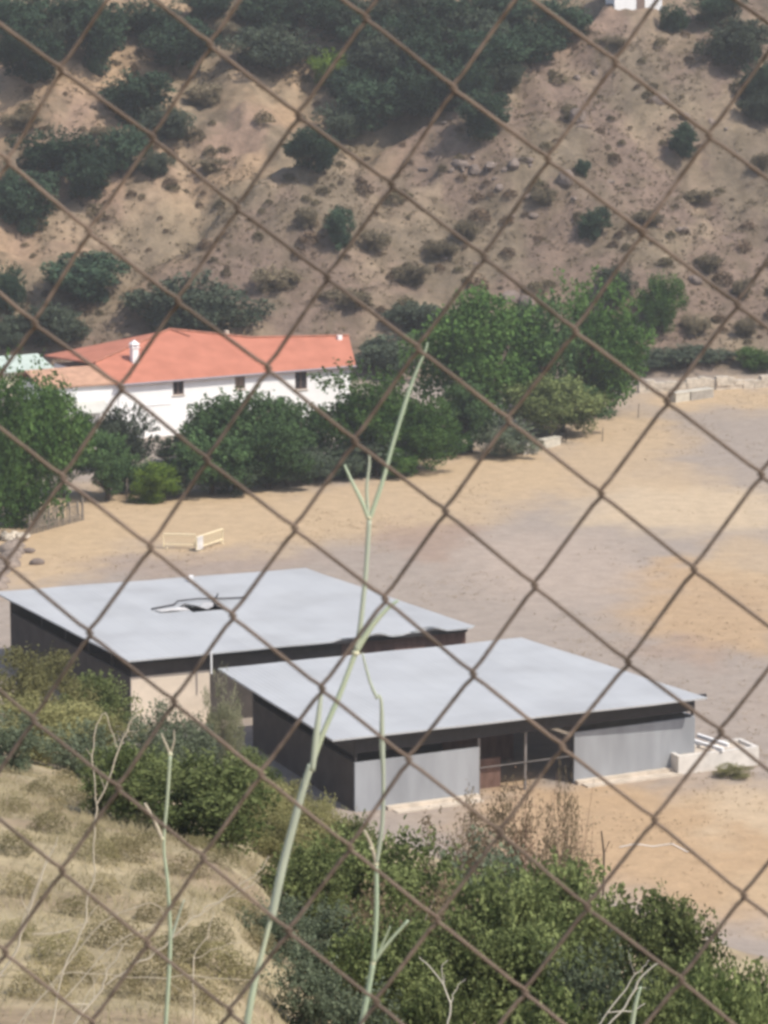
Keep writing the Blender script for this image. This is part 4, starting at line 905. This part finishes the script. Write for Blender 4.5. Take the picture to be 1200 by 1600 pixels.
stem_part('branch', [(576, 812), (566, 785), (551, 755), (538, 726)], [10, 10, 8, 5], D1, M['stalk'], A1, slope=S1)
stem_part('branch', [(576, 810), (573, 765), (577, 725), (576, 704)], [8, 8, 6, 4], D1, M['sheath'], A1, slope=S1)
stem_part('branch', [(578, 810), (590, 775), (600, 745), (612, 700), (630, 640), (646, 592), (664, 550), (668, 535)], [11, 11, 10, 9, 10, 7, 5, 3], D1, M['stalk'], A1, slope=S1)
stem_part('branch', [(566, 1020), (578, 1065), (590, 1092)], [5, 7, 9], D1, M['sheath'], A1, slope=S1)
for q in ((424, 1432, 8), (484, 1206, 7), (556, 1020, 10), (577, 809, 8)): nodule(*q, D1, A1, S1)
inv(A1)
A2 = empty('fennel_stalk', tuple(rayd(565, 1600, 2.15))); tag(A2, 'slimmer pale green fennel stalk in the middle, before the thicket', 'plant stalk', gs)
D2 = 2.15
stem_part('stem', [(562, 1612), (574, 1555), (583, 1505)], [14, 14, 12], D2, M['stalk'], A2, True)
stem_part('stem', [(583, 1506), (588, 1430), (588, 1350)], [11, 11, 10], D2, M['stalk'], A2)
stem_part('stem', [(588, 1350), (597, 1290), (599, 1220), (597, 1165), (596, 1100), (591, 1085)], [10, 10, 9, 14, 8, 5], D2, M['sheath'], A2)
stem_part('branch', [(583, 1505), (605, 1475), (638, 1438)], [9, 8, 6], D2, M['stalk'], A2); stem_part('branch', [(586, 1500), (600, 1470), (610, 1447)], [6, 5, 3], D2, M['stalk'], A2)
stem_part('branch', [(588, 1350), (580, 1320), (569, 1297)], [9, 8, 6], D2, M['drytwig'], A2)
for q in ((583, 1505, 7), (588, 1350, 7), (580, 1325, 6)): nodule(*q, D2, A2)
inv(A2)
A3 = empty('fennel_stalk', tuple(rayd(260, 1600, 2.3))); tag(A3, 'thin green fennel stalk on the left with a pale joint at its top', 'plant stalk', gs)
stem_part('stem', [(258, 1612), (264, 1520), (266, 1460), (262, 1380), (256, 1320), (262, 1240), (266, 1180)], [10, 10, 9, 8, 7, 8, 8], 2.3, M['stalk'], A3, True)
stem_part('branch', [(266, 1470), (276, 1440), (288, 1405)], [8, 7, 3], 2.3, M['sheath'], A3); stem_part('branch', [(266, 1178), (258, 1160), (252, 1146)], [5, 5, 3], 2.3, M['drytwig'], A3); stem_part('branch', [(266, 1178), (272, 1158), (272, 1140)], [4, 4, 2], 2.3, M['drytwig'], A3)
stem_part('branch', [(254, 1312), (240, 1280), (226, 1255)], [9, 8, 5], 2.3, M['drytwig'], A3)
for q in ((266, 1178, 6), (254, 1310, 6)): nodule(*q, 2.3, A3)
inv(A3)
gt = 'bare dry twigs beyond the fence'
def twig(name, d, paths, label, m='drytwig', slope=.3):
    o = empty(name, tuple(rayd(paths[0][0][0][0], 1600, d))); tag(o, label, 'dry twig', gt)
    rng = np.random.RandomState(int(paths[0][0][0][0]*7+d*10) % 9999)
    def wob(pts, wd):
        P, W = smooth_path(pts, wd, 3); P = P.copy(); P[1:-1] += rng.randn(len(P)-2, 2)*1.3; return P, W*.78
    for i, (pts, wd) in enumerate(paths):
        P, W = wob(pts, wd); stem_part('twig', P, W, d, M[m], o, i == 0 or pts[0][1] >= 1590, n=5, slope=slope)
        L = np.linalg.norm(np.diff(P, axis=0), axis=1).sum()
        for q in range(int(L/75)):
            k = rng.randint(1, len(P)-1); t = P[k]-P[k-1]; an = math.atan2(t[1], t[0])+rng.choice([-1, 1])*rng.uniform(.4, .9); l = rng.uniform(14, 42)
            e = P[k]+np.array([math.cos(an), math.sin(an)])*l
            stem_part('twiglet', [P[k], (P[k]+e)/2+rng.randn(2)*2, e], [W[k]*.6, W[k]*.45, .9], d, M[m], o, n=4, slope=slope)
    inv(o)
twig('dry_twig', 3.4, [([(80, 1610), (100, 1520), (128, 1455), (138, 1400), (147, 1365), (147, 1300), (151, 1257)], [6, 6, 6, 5, 5, 5, 5]), ([(151, 1257), (170, 1218), (184, 1170), (205, 1130), (222, 1100)], [5, 5, 5, 4, 3]), ([(151, 1257), (146, 1200), (148, 1150), (156, 1125), (164, 1113)], [4, 4, 4, 3, 2]), ([(184, 1168), (173, 1140), (164, 1113)], [4, 3, 3]), ([(130, 1452), (145, 1425), (160, 1410)], [3, 3, 2])], 'tall bleached twig with a looped fork at its top, lower left')
twig('dry_twig', 4.2, [([(-8, 1540), (25, 1480), (45, 1425), (58, 1385), (77, 1338), (90, 1308)], [9, 8, 7, 6, 5, 3]), ([(45, 1425), (65, 1370), (76, 1345)], [6, 5, 3]), ([(30, 1470), (40, 1430), (50, 1400)], [5, 4, 2]), ([(50, 1460), (95, 1456), (140, 1440)], [4, 4, 2])], 'slanting bunch of pale twigs at the left border')
twig('dry_twig', 3.8, [([(104, 1612), (140, 1570), (160, 1545), (167, 1520), (185, 1490), (192, 1475)], [9, 9, 8, 7, 5, 4]), ([(140, 1570), (100, 1565), (130, 1530), (175, 1478), (220, 1455), (250, 1440)], [5, 4, 4, 4, 4, 3]), ([(165, 1540), (215, 1505), (255, 1480), (290, 1445), (325, 1418), (375, 1382)], [7, 6, 6, 6, 5, 4]), ([(375, 1382), (405, 1365), (420, 1338)], [4, 4, 3]), ([(340, 1410), (385, 1388), (408, 1370)], [4, 4, 2]), ([(310, 1430), (350, 1405), (378, 1398)], [4, 3, 2]), ([(120, 1590), (140, 1550), (155, 1520)], [4, 3, 2])], 'long forked dry branch reaching right across the grass slope')
twig('dry_twig', 4.4, [([(302, 1612), (303, 1540), (303, 1495)], [5, 5, 5]), ([(303, 1495), (322, 1460), (336, 1425)], [4, 3, 2]), ([(303, 1497), (345, 1480), (378, 1472)], [3, 2, 2])], 'thin upright pale twig between the green stalks')
twig('dry_twig', 4.4, [([(20, 1612), (80, 1540), (115, 1520), (200, 1527), (290, 1525), (395, 1532)], [4, 3, 3, 3, 3, 2]), ([(40, 1590), (150, 1452), (230, 1410), (255, 1428)], [4, 4, 3, 2])], 'hair-thin dry stem lying almost level over the grass')
twig('bare_twig', 4.6, [([(700, 1612), (703, 1570), (693, 1540), (672, 1510), (655, 1495)], [7, 6, 5, 4, 3]), ([(703, 1568), (712, 1545), (728, 1530)], [4, 3, 2]), ([(693, 1540), (690, 1515), (700, 1500)], [3, 3, 2])], 'white bare twig at the bottom, in front of the thicket middle', 'whitetwig')
twig('bare_twig', 4.6, [([(925, 1612), (960, 1570), (985, 1535), (1005, 1512), (1015, 1500)], [5, 5, 4, 3, 2]), ([(945, 1612), (985, 1560), (1003, 1525), (1030, 1505)], [6, 6, 6, 4]), ([(950, 1582), (985, 1578), (1008, 1568)], [4, 4, 3])], 'pair of crossing white bare twigs at the lower right', 'whitetwig')
A4 = empty('fennel_stalk', tuple(rayd(985, 1600, 2.6))); tag(A4, 'short yellow-green stalk stub at the bottom edge, lower right', 'plant stalk', gs)
stem_part('stem', [(986, 1612), (993, 1570), (1001, 1542)], [12, 10, 6], 2.6, M['stalk'], A4, True); inv(A4)

# ------------------------------------------------------------------ chain-link fence
M['wire'] = mat('rusty_wire', (.10, .078, .064), .8, col2=(.185, .138, .108), scale=11, bump=.2)
def chainlink(d=1.4, rw=.00096):
    Q = np.array([[.028444, -.269116], [.035654, .00429], [.006438, -.038393], [.000272, .000026], [.00012, -.000283], [.000018, -.000104]])
    def pos(m_, n_):
        mc = min(max(m_, -9), 7); nc = min(max(n_, -8), 9)
        b = np.array([1, m_, n_, mc*mc+2*mc*(m_-mc), mc*nc+nc*(m_-mc)+mc*(n_-nc), nc*nc+2*nc*(n_-nc)]) @ Q
        return b
    rng = np.random.RandomState(5); jit = {}
    def node(m_, n_):
        k = (m_, n_)
        if k not in jit: jit[k] = rng.randn(3)*np.array([.0006, .0010, .0006])
        b = pos(m_, n_); return np.array([b[0], d, CAM_Z+b[1]])+jit[k]
    mb = MB(); e = rw*1.25; t = rw*.95
    for k in range(-44, 44):
        pts = []
        for n_ in range(-20, 30):
            right = (n_ % 2 != 0) if k % 2 == 0 else (n_ % 2 == 0)
            m_ = k+1 if right else k
            c = node(m_, n_); nx = node(k if right else k+1, n_+1); s = 1 if right else -1
            pts.append(c+np.array([s*e, 0, 0]))
            dy = t if right else -t      # strands going left lie behind, strands going right in front
            for f in (.06, .14, .5, .86, .94):
                q = c*(1-f)+nx*f; yy = dy*min(1, min(f, 1-f)/.14); pts.append(q+np.array([s*e*(1-2*f)*(1 if f in (.06, .94) else .35), yy, 0]))
        mb.tube(pts, rw, 6)
    o = mb.build('chain_link_fence', M['wire'], None, True); tag(o, 'rusty diamond-mesh wire fence right in front of the camera', 'fence')
chainlink()

# ------------------------------------------------------------------ air
hz = MB().box(-4500, 4500, -4500, 4500, -55, 135).build('haze', None); hz['kind'] = 'stuff'
hm = bpy.data.materials.new('haze_air'); hm.use_nodes = True; n = hm.node_tree.nodes; n.remove(n['Principled BSDF'])
pv = n.new('ShaderNodeVolumePrincipled'); pv.inputs['Color'].default_value = (.93, .92, .90, 1); pv.inputs['Density'].default_value = .0004; pv.inputs['Anisotropy'].default_value = .2
hm.node_tree.links.new(pv.outputs[0], n['Material Output'].inputs['Volume']); hz.data.materials.append(hm)
